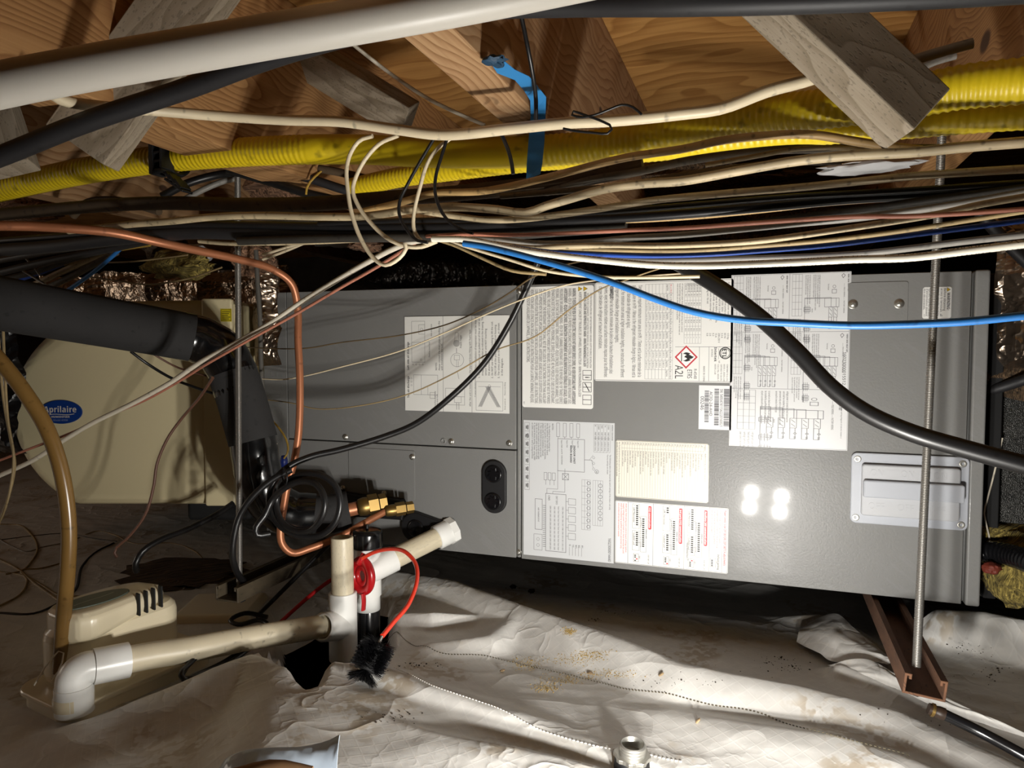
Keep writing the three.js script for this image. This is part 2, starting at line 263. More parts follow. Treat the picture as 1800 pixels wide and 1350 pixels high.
// translucent breaker cover
{
  const a = fx(1496, 794), b = fx(1699, 932), z = FZ + 0.001; const w = b.x - a.x, h = a.y - b.y;
  const mat = phys(0xc4c8d0, 0.32, { transmission: 0.25, thickness: 0, clearcoat: 0.3 }), matS = phys(0xc2c4c8, 0.4, { transmission: 0.2, thickness: 0 });
  const cv = part(ahu, 'breaker_cover', extrude(roundRect(a.x, b.y, b.x, a.y, 0.008), 0.004, 0.0015, z + 0.001), mat, 'cloudy plastic breaker cover');
  const R = (u0, v0, u1, v1) => [a.x + w * u0, b.y + h * v0, a.x + w * u1, b.y + h * v1];
  part(cv, 'raised_window', extrude(roundRect(...R(0.09, 0.13, 0.92, 0.85), 0.004), 0.009, 0.002, z + 0.004), matS);
  part(cv, 'toggle_bar', extrude(roundRect(...R(0.1, 0.4, 0.945, 0.64), 0.003), 0.009, 0.002, z + 0.011), mat);
  for (const [u, v] of [[0.055, 0.91], [0.945, 0.91], [0.05, 0.08], [0.945, 0.08]]) { const k = V(a.x + w * u, b.y + h * v, z + 0.004); part(cv, 'cover_screw', merge([orient(lathe([[0.0018, 0.0012], [0.004, 0.0016], [0.005, 0.0008], [0.005, 0]], 18), k, V(0, 0, 1)), orient(lathe([[0, 0.0008], [0.002, 0.0008], [0.002, 0]], 10), k, V(0, 0, 1))]), M.zinc); }
  const { TextGeometry } = await import('three/addons/geometries/TextGeometry.js'); const { FontLoader: FL } = await import('three/addons/loaders/FontLoader.js');
  const font = await new FL().loadAsync('fonts/droid/droid_sans_regular.typeface.json');
  const word = (s, u, v, zz) => { const g = new TextGeometry(s, { font, size: 0.0085, depth: 0.0007, curveSegments: 4 }); g.translate(a.x + w * u, b.y + h * v, zz); part(cv, 'embossed_word', g, matS); };
  for (const u of [0.16, 0.42, 0.69]) word('ON', u, 0.7, z + 0.0128); for (const u of [0.15, 0.4, 0.66]) word('OFF', u, 0.235, z + 0.0128);
  // low relief worn letters on the left end flange
  const e = fx(487, 760); const tg = new TextGeometry('E CONOF', { font, size: 0.026, depth: 0.0006, curveSegments: 5 }); tg.rotateZ(Math.PI / 2); tg.scale(1, 0.9, 1); tg.translate(e.x + 0.013, e.y - 0.02, FZ - 0.0007); part(ahu, 'embossed_lettering', tg, M.paint);
}
// ------------------------------------------------------------------ printed labels on the air handler
function label(desc, TL, BR, rot, nom, draw, { r = 0, bg = '#e4e4e1', rough = 0.42, z = 0.0012, thick = 0.0006, mat } = {}) {
  const a = fx(...TL), b = fx(...BR), w = b.x - a.x, h = a.y - b.y, S = 3300, c = document.createElement('canvas');
  c.width = Math.round(w * S); c.height = Math.round(h * S); const g = c.getContext('2d');
  g.fillStyle = bg; g.fillRect(0, 0, c.width, c.height);
  if (rot > 0) { g.translate(c.width, 0); g.rotate(Math.PI / 2); g.scale(c.height / nom[0], c.width / nom[1]); } else if (rot < 0) { g.translate(0, c.height); g.rotate(-Math.PI / 2); g.scale(c.height / nom[0], c.width / nom[1]); } else g.scale(c.width / nom[0], c.height / nom[1]);
  draw(g); const t = new THREE.CanvasTexture(c); t.colorSpace = THREE.SRGBColorSpace; t.anisotropy = 8;
  const geo = r ? new THREE.ExtrudeGeometry(roundRect(a.x, b.y, b.x, a.y, r), { depth: thick, bevelEnabled: false }) : new THREE.BoxGeometry(w, h, thick).translate((a.x + b.x) / 2, (a.y + b.y) / 2, thick / 2);
  geo.translate(0, 0, FZ + z); const p = geo.attributes.position, uv = geo.attributes.uv; for (let i = 0; i < p.count; i++) uv.setXY(i, (p.getX(i) - a.x) / w, (p.getY(i) - b.y) / h);
  return part(ahu, 'label', geo, phys(0xffffff, rough, { map: t, ...mat }), desc);
}
const tx = (g, s, x, y, size, { w, b, c = '#141417', al = 'left', f = 'sans-serif' } = {}) => { g.fillStyle = c; g.font = (b ? 'bold ' : '') + size + 'px ' + f; g.textAlign = al; g.textBaseline = 'alphabetic'; w ? g.fillText(s, x, y, w) : g.fillText(s, x, y); };
const ln = (g, pts, lw = 0.3, c = '#333338') => { g.strokeStyle = c; g.lineWidth = lw; g.beginPath(); pts.forEach(([x, y], i) => i ? g.lineTo(x, y) : g.moveTo(x, y)); g.stroke(); };
const bxs = (g, x, y, w, h, lw = 0.3, c = '#333338') => { g.strokeStyle = c; g.lineWidth = lw; g.strokeRect(x, y, w, h); };
const ring = (g, x, y, r, lw = 0.3, c = '#333338') => { g.strokeStyle = c; g.lineWidth = lw; g.beginPath(); g.arc(x, y, r, 0, Math.PI * 2); g.stroke(); };
const grid = (g, x, y, w, h, nx, ny, lw = 0.2, c = '#55555a') => { for (let i = 0; i <= nx; i++) ln(g, [[x + w * i / nx, y], [x + w * i / nx, y + h]], lw, c); for (let i = 0; i <= ny; i++) ln(g, [[x, y + h * i / ny], [x + w, y + h * i / ny]], lw, c); };
const WORDS = 'the unit shall be installed by qualified service personnel only and in accordance with local codes see manual for connection of refrigerant pipe drain pipe field wiring and control board settings before supply voltage power is turned on check terminal'.split(' ');
const para = (g, x, y, w, lines, size, lead, o = {}) => { let k = Math.floor(x * 7 + y * 3) % WORDS.length; for (let i = 0; i < lines; i++) { let s = ''; while (s.length < w / size * 1.9) s += WORDS[k++ % WORDS.length] + ' '; tx(g, s.trim(), x, y + i * lead, size, { w: i === lines - 1 ? w * 0.6 : w, ...o }); } };
const tri = (g, x, y, s) => { g.fillStyle = '#e0b400'; g.strokeStyle = '#222'; g.lineWidth = s * 0.08; g.beginPath(); g.moveTo(x, y); g.lineTo(x + s, y); g.lineTo(x + s / 2, y - s * 0.88); g.closePath(); g.fill(); g.stroke(); tx(g, '!', x + s / 2, y - s * 0.12, s * 0.6, { b: 1, al: 'center', c: '#222' }); };
// drain and coil instruction sheet, read from the left
label('white instruction sheet with drain diagrams, reading upward', [712, 557], [896, 727], -1, [162, 185], (g) => {
  ln(g, [[0, 70], [162, 70]], 0.4); ln(g, [[0, 121], [162, 121]], 0.4);
  tx(g, 'Left side air discharge', 70, 8, 4.6, { b: 1 }); tx(g, 'Top air discharge', 22, 8, 4.6, { b: 1 });
  bxs(g, 84, 13, 70, 24); ln(g, [[118, 13], [118, 37]]); ring(g, 88, 30, 1.6); ring(g, 140, 31, 2.4); bxs(g, 132, 26, 16, 11); for (let i = 0; i < 4; i++) ring(g, 80, 15 + i * 6, 1.2, 0.25);
  bxs(g, 28, 16, 34, 44, 0.3); ln(g, [[28, 30], [62, 30]]); ln(g, [[44, 42], [28, 42], [28, 60]]); bxs(g, 22, 46, 10, 9); for (let i = 0; i < 3; i++) ring(g, 56 - i * 6, 12, 1.3, 0.25);
  tx(g, 'Main drain hole', 128, 50, 3); tx(g, 'Overflow drain hole', 92, 46, 3); tx(g, 'Overflow drain hole', 8, 56, 3); tx(g, 'Main drain hole', 8, 60, 3);
  tx(g, 'NOTES:', 70, 59, 4.2); tx(g, 'Please connect the drain pipe according to the', 70, 64.5, 4.2, { w: 84 }); tx(g, 'unit installation Manual.', 70, 69, 4.2);
  tx(g, 'Foam Tape', 108, 103, 4.4); ring(g, 116, 94, 5, 0.5); ring(g, 116, 94, 3.4, 0.6); ring(g, 116, 94, 1.5, 0.6); ln(g, [[118, 90], [134, 92], [134, 97], [120, 98]]); ln(g, [[108, 94], [100, 94]], 0.6); ring(g, 88, 95, 11.5, 0.35); bxs(g, 88, 90, 8, 9); ln(g, [[76, 94], [88, 94]]); ln(g, [[76, 97], [86, 97]]);
  ln(g, [[70, 95], [56, 98]], 0.4); bxs(g, 12, 74, 28, 34, 0.3); ln(g, [[26, 74], [26, 108]]); bxs(g, 16, 90, 10, 12); ln(g, [[4, 94], [16, 94]], 0.5); ln(g, [[4, 98], [16, 98]], 0.5);
  tx(g, 'After the unit is installed, wrap the pipe and brass fitting with foam tape.', 10, 119, 4, { w: 130 });
  tx(g, 'NOTE: When installation of evaporator must be moved', 58, 129, 4.4, { w: 102 });
  ['1. The T1 sensor must be pulled out of the air inlet and', '    strapped to the bracket as indicated in the drawing. The', '    sensor MUST be clear and NOT touching', '    the aluminum piping.', '2. Do NOT use the piping or tubing to lift the coil.', '    ONLY lift at the points indicated on housing.', '3. The stress point on the evaporator, as shown', '    in the diagram.'].forEach((s, i) => tx(g, s, 58, 135 + i * 5.6, 4.3, { w: Math.min(102, s.length * 2.05) }));
  bxs(g, 4, 128, 48, 46, 0.3); for (let i = 0; i < 2; i++) for (let k = 0; k < 5; k++) ln(g, i ? [[10, 132 + k * 1.4], [44, 148 + k * 1.4]] : [[10, 170 - k * 1.4], [44, 150 - k * 1.4]], 0.35); for (let k = 0; k < 18; k++) { ln(g, [[12 + k * 1.8, 133 + k * 0.9], [12 + k * 1.8, 138 + k * 0.9]], 0.3); ln(g, [[12 + k * 1.8, 169 - k * 0.9], [12 + k * 1.8, 164 - k * 0.9]], 0.3); } ln(g, [[44, 132], [44, 170]], 0.3); ring(g, 45, 151, 2);
  tx(g, 'T1 sensor adjusted position', 26, 127, 2.8); tx(g, 'Stress point on', 6, 178, 2.8); tx(g, 'There is no lifting', 30, 178, 2.8);
}, { bg: '#dfdfdb' });
// proposition style warning text
label('white bilingual warning sheet of dense text, left of the rating plate', [919, 505], [1043, 719], 1, [195, 112], (g) => {
  tx(g, 'CAUTION: FOR INSTALLATION ONLY. UNIT MUST BE PERMANENTLY GROUNDED. EXCEPT FOR SERVICE, SEE INSTALLATION', 12, 6, 3.6, { w: 118 }); tx(g, 'SECTION FOR CLEARANCES. UNIT IS RATED FOR INDOOR USE. SAUF POUR L’ENTRETIEN', 12, 10.5, 3.6, { w: 118 });
  tri(g, 2, 15.5, 6.5); tri(g, 2, 23.5, 6.5);
  tx(g, 'WARNING CANCER AND REPRODUCTIVE HARM - WWW.P65WARNINGS.CA.GOV', 10, 15.5, 5.8, { w: 118, b: 1 }); tx(g, 'AVERTISSEMENT CANCER ET TROUBLES DE L’APPAREIL REPRODUCTEUR - WWW.P65WARNINGS.CA.GOV', 10, 23, 5.8, { w: 166 });
  ['WARNING: TO REDUCE THE RISK OF FIRE OR ELECTRIC SHOCK DO NOT REMOVE SERVICE COVERS, NO USER SERVICEABLE PARTS. AVERTISSEMENT',
    'WARNING - RISK OF FIRE. DISPOSE OF PROPERLY IN ACCORDANCE WITH FEDERAL OR LOCAL REGULATIONS. FLAMMABLE REFRIGERANT USED.',
    'AVERTISSEMENT - RISQUE D’INCENDIE. ÉLIMINATION CONFORMÉMENT AUX RÉGLEMENTATIONS FÉDÉRALES OU LOCALES. FLUIDE',
    'FRIGORIGÈNE INFLAMMABLE. WARNING - RISK OF FIRE. FLAMMABLE REFRIGERANT USED. TO BE REPAIRED ONLY BY TRAINED SERVICE',
    'PERSONNEL. DO NOT PUNCTURE REFRIGERANT TUBING. AVERTISSEMENT - RISQUE D’INCENDIE. FLUIDE FRIGORIGÈNE INFLAMMABLE. TOUTE',
    'RÉPARATION DOIT ÊTRE EFFECTUÉE PAR DU PERSONNEL DE SERVICE QUALIFIÉ. NE PAS PERCER LES TUBES DE RÉFRIGÉRANT.',
    'WARNING: THIS UNIT IS EQUIPPED WITH ELECTRICALLY POWERED SAFETY MEASURES. TO BE EFFECTIVE THE UNIT MUST BE POWERED',
    'AVERTISSEMENT: THE REFRIGERANT SENSOR SHALL NOT BE INCLUDED IN THE DUCTWORK OTHER THAN AUXILIARY',
    'DEVICES APPROVED WITH THE SPECIFIC APPLIANCE. SEE INSTRUCTIONS. AVERTISSEMENT: ASSUREZ-VOUS QUE LES DISPOSITIFS AUXILIAIRES',
    'SONT APPROUVÉS POUR ÊTRE INSTALLÉS. À MOINS D’UNE INSTALLATION SPÉCIFIÉE POUR L’APPAREIL, LIRE LES INSTRUCTIONS',
    'VENTILATION DANS LES ESPACES NON DÉGAGÉS. VOIR LES INSTRUCTIONS POUR LA SURFACE MINIMALE REQUISE.', 'LES DISPOSITIFS AUXILIAIRES DE L’APPAREIL, LIRE LES INSTRUCTIONS.'].forEach((s, i) => tx(g, s, 4, 32 + i * 6.6, 7, { w: i === 11 ? 118 : 184, b: i === 0 || i === 2 }));
  for (const x of [134, 153, 173]) { bxs(g, x, 3, 7.5, 13, 0.6, '#111'); bxs(g, x + 7.5, 3, 7.5, 13, 0.6, '#111'); } tx(g, 'i', 143.5, 13, 9, { b: 1, c: '#111' }); ln(g, [[154, 13], [167, 6]], 1.2, '#111');
  tx(g, '6.1', 186, 110, 3);
}, { r: 0.004 });
// rating plate
label('white rating plate with red flame diamond and certification mark', [1046, 497], [1287, 673], 1, [150, 210], (g) => {
  bxs(g, 1.5, 1.5, 147, 207, 0.4); ln(g, [[98, 2], [98, 84]], 0.4); ln(g, [[98, 34], [148, 34]], 0.3); ln(g, [[98, 48], [148, 48]], 0.3);
  // mark
  g.fillStyle = '#111'; ring(g, 107, 10.5, 8, 1.3, '#111'); ring(g, 107, 10.5, 6.2, 0.5, '#111'); tx(g, 'ETL', 107, 14, 8.2, { b: 1, al: 'center', c: '#111' }); tx(g, 'c', 97.5, 20, 3.4); tx(g, 'us', 118, 20, 3.4); ln(g, [[100, 20], [116, 20]], 0.3); tx(g, 'Intertek', 98.5, 26, 5.2, { b: 1 }); tx(g, '3070353', 101, 30.5, 3);
  ['CONFORMS TO UL STD.', '60335-1, 60335-2-40', 'CERTIFIED TO CSA STD.', 'C22.2 No. 60335-1', '60335-2-40'].forEach((s, i) => tx(g, s, 123, 8 + i * 4.4, 3, { w: 25 }));
  tx(g, 'MADE IN CHINA', 126, 42, 3.2);
  // heading table
  for (let i = 0; i < 8; i++) { tx(g, ['Outdoor unit air conditioner indoor unit', 'MODEL / MODÈLE: heat pump use', 'Rated voltage 208/230V  60Hz', 'Max fuse 15A     MOTOR 1/3 HP', 'Test pressure side HI 4.3MPa LO 2.6MPa', 'Refrigerant R-454B  see charge table', 'Static pressure max external 0.8 in.WC', 'Weight kg net / lb net'][i], 5, 8 + i * 4.3, 3.2, { w: 60 }); tx(g, ['1/3 hp', '60 Hz', '3.3 A', '208-230 V', '15 A', '4.3', '2.6', '0.8'][i], 78, 8 + i * 4.3, 3.2); }
  grid(g, 5, 46, 88, 25, 7, 6, 0.2); for (let r = 0; r < 6; r++) { tx(g, ['5 kW (EAH-05)', '8 kW (EAH-08)', '10 kW (EAH-10)', '15 kW (EAH-15)', '20 kW (EAH-20)', 'Heat kit'][r], 6, 49.5 + r * 4.15, 2.6, { w: 12 }); for (let k = 1; k < 7; k++) tx(g, k % 3 ? (20 + r * 7 + k) + '.' + k : '—', 8 + k * 12.5, 49.5 + r * 4.15, 2.6); }
  for (let i = 0; i < 5; i++) bxs(g, 6, 47 + i * 4.2, 2.4, 2.4, 0.25);
  para(g, 5, 75, 88, 3, 3, 3.6);
  // diamond
  g.save(); g.translate(113, 67.6); g.scale(0.92, 0.92); g.strokeStyle = '#bb1f2e'; g.lineWidth = 2.2; g.fillStyle = '#f1f1ee'; g.beginPath(); g.moveTo(0, -17); g.lineTo(17, 0); g.lineTo(0, 17); g.lineTo(-17, 0); g.closePath(); g.fill(); g.stroke();
  g.fillStyle = '#111'; g.beginPath(); g.moveTo(-5, 5); g.bezierCurveTo(-10, 0, -6, -4, -6, -7); g.lineTo(-3.5, -4); g.bezierCurveTo(-4, -8, 0, -9, -1, -12.5); g.bezierCurveTo(3, -10, 3, -7, 3, -5); g.lineTo(5, -7.5); g.bezierCurveTo(6, -4, 9, 0, 5, 5); g.bezierCurveTo(6, 1, 3, 0, 2.6, -2); g.bezierCurveTo(1, 0, 0, 1, 0.4, 3); g.bezierCurveTo(-2, 2, -3, 0, -3, -1); g.bezierCurveTo(-5, 1, -5, 3, -5, 5); g.closePath(); g.fill(); ln(g, [[-7, 7.4], [7, 7.4]], 1.3, '#111'); g.restore();
  tx(g, 'R-454B', 130, 56, 5.6, { w: 15 }); tx(g, 'ETRS', 131, 65.6, 9.6, { w: 13.5 }); tx(g, 'A2L', 125, 84, 16.5, { c: '#111', w: 20 });
  // charge tables
  grid(g, 5, 88, 141, 42, 10, 8, 0.25); for (let r = 0; r < 8; r++) for (let k = 0; k < 10; k++) tx(g, r < 2 ? ['Mc or Mrel', '[kg]/[lb]'][r] : (k === 0 || k > 8 ? '' : (1.7 + r * 0.2 + k * 0.11).toFixed(2) + '/' + (3 + r + k * 0.3).toFixed(1)), 6 + k * 14.1, 91.6 + r * 5.25, 2.7, { w: 12.6, c: r < 1 && k === 0 ? '#b03038' : '#2a2a2e' });
  ['TAmin is the required minimum room area in m²/ft². / TAmin est la surface minimale de la', 'pièce requise en m²/ft². / Mmax is the refrigerant releasable charge in kg/oz. / Mmax est la', 'charge libérable de réfrigérant en kg/oz.', 'Note: For minimum room areas at higher installation heights, see instructions for different', 'refrigerant releasable charge and installation heights.', 'REMARQUE: Pour les surfaces minimales de la pièce à des hauteurs d’installations plus', 'élevées, voyez les instructions relatives aux surfaces minimales requises pour les différentes', 'charges libérables de réfrigérant et hauteurs d’installation.'].forEach((s, i) => tx(g, s, 6, 141 + i * 8.9, 7.6, { w: Math.min(138, s.length * 1.56), b: i === 5 ? 0 : 0, c: '#1c1c20' }));
  tx(g, 'REMARQUE:', 6, 141 + 5 * 8.9, 7.6, { w: 20, b: 1 });
}, { r: 0.004 });
// heater kit wiring diagrams
label('large glossy sheet of five heater wiring diagrams under the black cable', [1286, 484], [1489, 792], 1, [247, 172], (g) => {
  const dia = (ox, oy, n, big) => {
    tx(g, n + 'KW SKW HEAT KIT', ox + 3, oy + 4.2, 2.7, { b: 1 }); tx(g, '—— FIELD WIRING ----- FACTORY WIRING', ox + 16, oy + 10, 2.2, { w: 44 }); ln(g, [[ox + 5, oy + 8.2], [ox + 8.5, oy + 11], [ox + 5, oy + 13], [ox + 2.6, oy + 10.6], [ox + 5, oy + 8.2]], 0.5);
    grid(g, ox + 2, oy + 68, 58, 14, 6, 3, 0.25); para(g, ox + 64, oy + 71, 38, 4, 2.6, 3.2); para(g, ox + 3, oy + 44, 52, 4, 2.2, 2.8); para(g, ox + 3, oy + 58, 46, 3, 2.2, 2.8);
    const k = big ? 5 : n > 9 ? 4 : 2, x0 = ox + (big ? 24 : 30), y0 = oy + 16; bxs(g, x0 + 6, y0, 12, 20, 0.35);
    for (let i = 0; i < k; i++) { const y = y0 + 2 + i * (big ? 9 : 7); bxs(g, x0 + 18, y, 14, 5, 0.35); ln(g, [[x0 + 32, y + 1], [x0 + 48, y + 1], [x0 + 48, y + 5], [x0 + 32, y + 5]], 0.4); ring(g, x0 + 40, y + 1, 1.1, 0.4); for (let z = 0; z < 4; z++) ln(g, [[x0 + 44 + z, y + 0.2], [x0 + 44.6 + z, y + 2]], 0.35); ln(g, [[x0 + 20, y + 4], [x0 + 24, y + 1]], 0.4); ln(g, [[x0 + 26, y + 4], [x0 + 30, y + 1]], 0.4); ln(g, [[x0 + 18, y + 2], [x0 + 6 - i, y + 2], [x0 + 6 - i, y0 + 48], [x0 + 62 + i * 2, y0 + 48]], 0.35); }
    for (const xx of [x0 + 18, x0 + 44, x0 + 60]) { bxs(g, xx, y0 + 40, 6, 9, 0.4); for (let z = 0; z < 3; z++) { ln(g, [[xx - 3, y0 + 42 + z * 2.5], [xx + 9, y0 + 42 + z * 2.5]], 0.35); ring(g, xx + 3, y0 + 42 + z * 2.5, 0.9, 0.3); } }
    bxs(g, x0 - 6, y0 + 4, 5, 6, 0.4); ring(g, x0 - 10, y0 + 7, 2, 0.35); tx(g, 'Terminal', x0 - 14, y0 + 16, 2.2); tx(g, 'block', x0 + 20, y0 + 38, 2.2);
  };
  g.fillStyle = '#d4d5d6'; g.fillRect(0, 0, 247, 172); bxs(g, 1, 1, 245, 170, 0.4, '#77777c'); ln(g, [[82, 1], [82, 171]], 0.5, '#77777c'); ln(g, [[163, 1], [163, 171]], 0.5, '#77777c'); ln(g, [[0, 86], [163, 86]], 0.5, '#77777c');
  dia(0, 0, 5); dia(0, 86, 8); dia(82, 0, 10); dia(82, 86, 15); g.save(); g.translate(163, 4); g.scale(0.98, 1.9); dia(0, 0, 20, 1); g.restore();
  tx(g, '16023000015512', 110, 8.6, 6.2, { w: 46 }); tx(g, 'Control box wiring diagram of electric heater 2', 180, 10, 2.4);
}, { bg: '#d4d5d6', rough: 0.33, mat: { clearcoat: 0.5, clearcoatRoughness: 0.22 } });
// serial number bar codes
label('white sticker with three bar codes and serial number', [1229, 677], [1285, 756], 1, [65, 50], (g) => {
  const bars = (x, y, w, h, s) => { let k = x; g.fillStyle = '#2e2e33'; let i = 0; while (k < x + w) { const a = 0.35 + hash(i, s, 1) * 1.1; g.fillRect(k, y, a, h); k += a + 0.35 + hash(i, s, 2) * 0.9; i++; } };
  bars(5, 3, 56, 8.5, 1); tx(g, 'SN: 540U474115A2220160021', 5, 17, 6, { w: 56 }); bars(5, 19, 54, 7, 2); tx(g, 'ACIQ-24-AHD', 9, 33, 6, { w: 46 }); bars(8, 34.5, 46, 6.5, 3); tx(g, '00246', 16, 47.5, 7.5, { w: 30 });
}, { bg: '#dcdddf' });
// main board wiring diagram
label('pale grey main board wiring diagram at lower left of the blower door', [921, 738], [1079, 990], 1, [222, 150], (g) => {
  g.fillStyle = '#c9cbcd'; g.fillRect(0, 0, 222, 150);
  tx(g, 'WIRING DIAGRAM', 3, 4.5, 3, { w: 26 }); grid(g, 3, 7, 44, 26, 2, 5, 0.25); for (let i = 0; i < 5; i++) { tx(g, ['CODE', 'TH', 'PMV', 'COMP', 'M'][i], 4, 11 + i * 5.2, 2.6); tx(g, 'PART NAME, outdoor temp', 15, 11 + i * 5.2, 2.6, { w: 30 }); }
  tx(g, 'The following table is for manual dip switch settings of the indoor unit only', 50, 8, 2.6, { w: 92 }); tx(g, 'Factory settings are shown', 50, 12, 2.6);
  // circle terminals
  grid(g, 92, 18, 72, 16, 1, 4, 0.25); for (let i = 0; i < 7; i++) ring(g, 100 + i * 8.8, 22, 3, 0.45); grid(g, 92, 38, 80, 14, 8, 3, 0.25); for (let i = 0; i < 8; i++) ring(g, 97 + i * 10, 41, 2.6, 0.5);
  bxs(g, 28, 48, 52, 44, 0.45); tx(g, 'INDOOR UNIT', 38, 66, 4.4, { b: 1, w: 30 }); tx(g, 'MAIN BOARD', 38, 71.5, 4.4, { b: 1, w: 28 }); tx(g, 'L and N: 120/230VAC', 42, 86, 3, { w: 30 }); for (let i = 0; i < 4; i++) { bxs(g, 3, 56 + i * 11, 22, 5, 0.35); ln(g, [[25, 58.5 + i * 11], [28, 58.5 + i * 11]]); tx(g, 'Input CN' + (i + 1), 30, 60 + i * 9, 2.6); } for (let i = 0; i < 3; i++) { ln(g, [[60, 48], [60, 40 - i * 2], [52 + i * 10, 34]], 0.3); ring(g, 56 + i * 9, 33, 1.8, 0.3); } ring(g, 78, 28, 3, 0.4); tx(g, 'M', 77, 29.4, 3.4);
  ln(g, [[78, 92], [110, 92], [110, 110], [118, 110]], 0.35); ln(g, [[76, 80], [114, 80], [114, 100], [118, 100]], 0.35); bxs(g, 84, 74, 10, 10, 0.45); ln(g, [[84, 74], [94, 84]], 0.35); ln(g, [[94, 74], [84, 84]], 0.35); for (let i = 0; i < 3; i++) { bxs(g, 84, 96 + i * 7, 12, 5, 0.35); ln(g, [[96, 98 + i * 7], [104, 98 + i * 7]], 0.35); }
  bxs(g, 118, 78, 94, 34, 0.5); tx(g, 'CN5', 121, 108, 4.4); tx(g, 'CN17 CN13', 121, 95, 4.2, { w: 14 }); for (let k = 0; k < 4; k++) for (let i = 0; i < 11; i++) tx(g, ['CN' + (i + 3), 'Input', '12VDC', 'DIP' + i][k], 138 + i * 6.6, 84 + k * 7, 3, { w: 5.6 }); for (let i = 0; i < 22; i++) ln(g, [[138 + i * 3.2, 112], [138 + i * 3.2, 117]], 0.5);
  bxs(g, 128, 118, 50, 12, 0.45); tx(g, 'AIR THERMOSTAT', 142, 125, 3); for (let i = 0; i < 5; i++) { bxs(g, 124 + i * 14, 62, 10, 12, 0.35); ln(g, [[129 + i * 14, 74], [129 + i * 14, 78]], 0.35); } for (let i = 0; i < 5; i++) { tx(g, 'R1 B2 W1 Y2 G C'.split(' ')[i], 198, 52 + i * 5, 4); ln(g, [[202, 52 + i * 5], [216, 52 + i * 5]], 0.3); } bxs(g, 186, 118, 26, 14, 0.3); ring(g, 194, 125, 2.4); ring(g, 204, 125, 2.4);
  tx(g, 'NOTES:', 4, 102, 3.4); ['1. The default factory settings for', 'the dip switches on the indoor board.', '2. For the specifics use of the dip switches,', 'please refer to the installation manual.', '3. The CN28/CN30 terminal same as the', 'terminals that located on the left and right', 'side, do not connect with it to the terminal.', '4. Terminal blocks wiring, Power using 208V', 'or 230V; connect L1 and L2 using terminal.'].forEach((s, i) => tx(g, s, 4, 107 + i * 3.6, 3.1, { w: 62 }));
  grid(g, 4, 140, 110, 8, 8, 1, 0.3); for (let i = 0; i < 8; i++) { g.fillStyle = '#222'; g.fillRect(8 + i * 13.6, 142, 7, 1.4); g.fillRect(9 + i * 13.6, 144.6, 5, 1.4); } ring(g, 26, 144, 3, 0.4);
  tx(g, '16023000014440', 182, 8.5, 6, { w: 38 });
}, { bg: '#c9cbcd', rough: 0.36, mat: { clearcoat: 0.3, clearcoatRoughness: 0.25 } });
// protection code table
label('cream ruled table of malfunction codes in the middle of the door', [1083, 773], [1245, 884], 1, [96, 145], (g) => {
  g.fillStyle = '#e2ded2'; g.fillRect(0, 0, 96, 145); bxs(g, 1, 1, 94, 143, 0.5, '#6a665c'); for (let i = 0; i < 32; i++) ln(g, [[2, 8 + i * 4.1], [94, 8 + i * 4.1]], 0.25, '#77736a'); ln(g, [[13, 2], [13, 136]], 0.3, '#77736a'); ln(g, [[7, 2], [7, 136]], 0.2, '#77736a');
  tx(g, 'Display', 2, 6.5, 3); tx(g, 'Malfunction & protection indication', 16, 6.5, 3.4, { w: 46 }); const E = ['dF  Defrost', 'FC  Forced cooling', 'E0  EEPROM parameter error', 'E1  Indoor fan failure', 'E2  T1 room sensor error', 'E3  T2 coil sensor error', 'E4  Outdoor unit failure', 'EC  Refrigerant leakage detected', 'F0  Current overload protection', 'P0  IPM malfunction', 'P1  Over voltage or low voltage', 'P3  Outdoor temperature too low'];
  for (let i = 0; i < 31; i++) { tx(g, E[i % 12].slice(0, 2), 3, 11.4 + i * 4.1, 3); tx(g, E[(i * 5) % 12].slice(3), 16, 11.4 + i * 4.1, 3, { w: 18 + hash(i, 3, 3) * 38 }); }
  tx(g, 'Note: The digital tube will show the above codes for the user. The unit may stop or be limited to protect,', 3, 140, 2.9, { w: 88 }); tx(g, 'standby mode 5V ports see the service guide.', 3, 143.4, 2.9, { w: 62 });
}, { r: 0.003, bg: '#e2ded2', rough: 0.34, mat: { clearcoat: 0.4, clearcoatRoughness: 0.2 } });
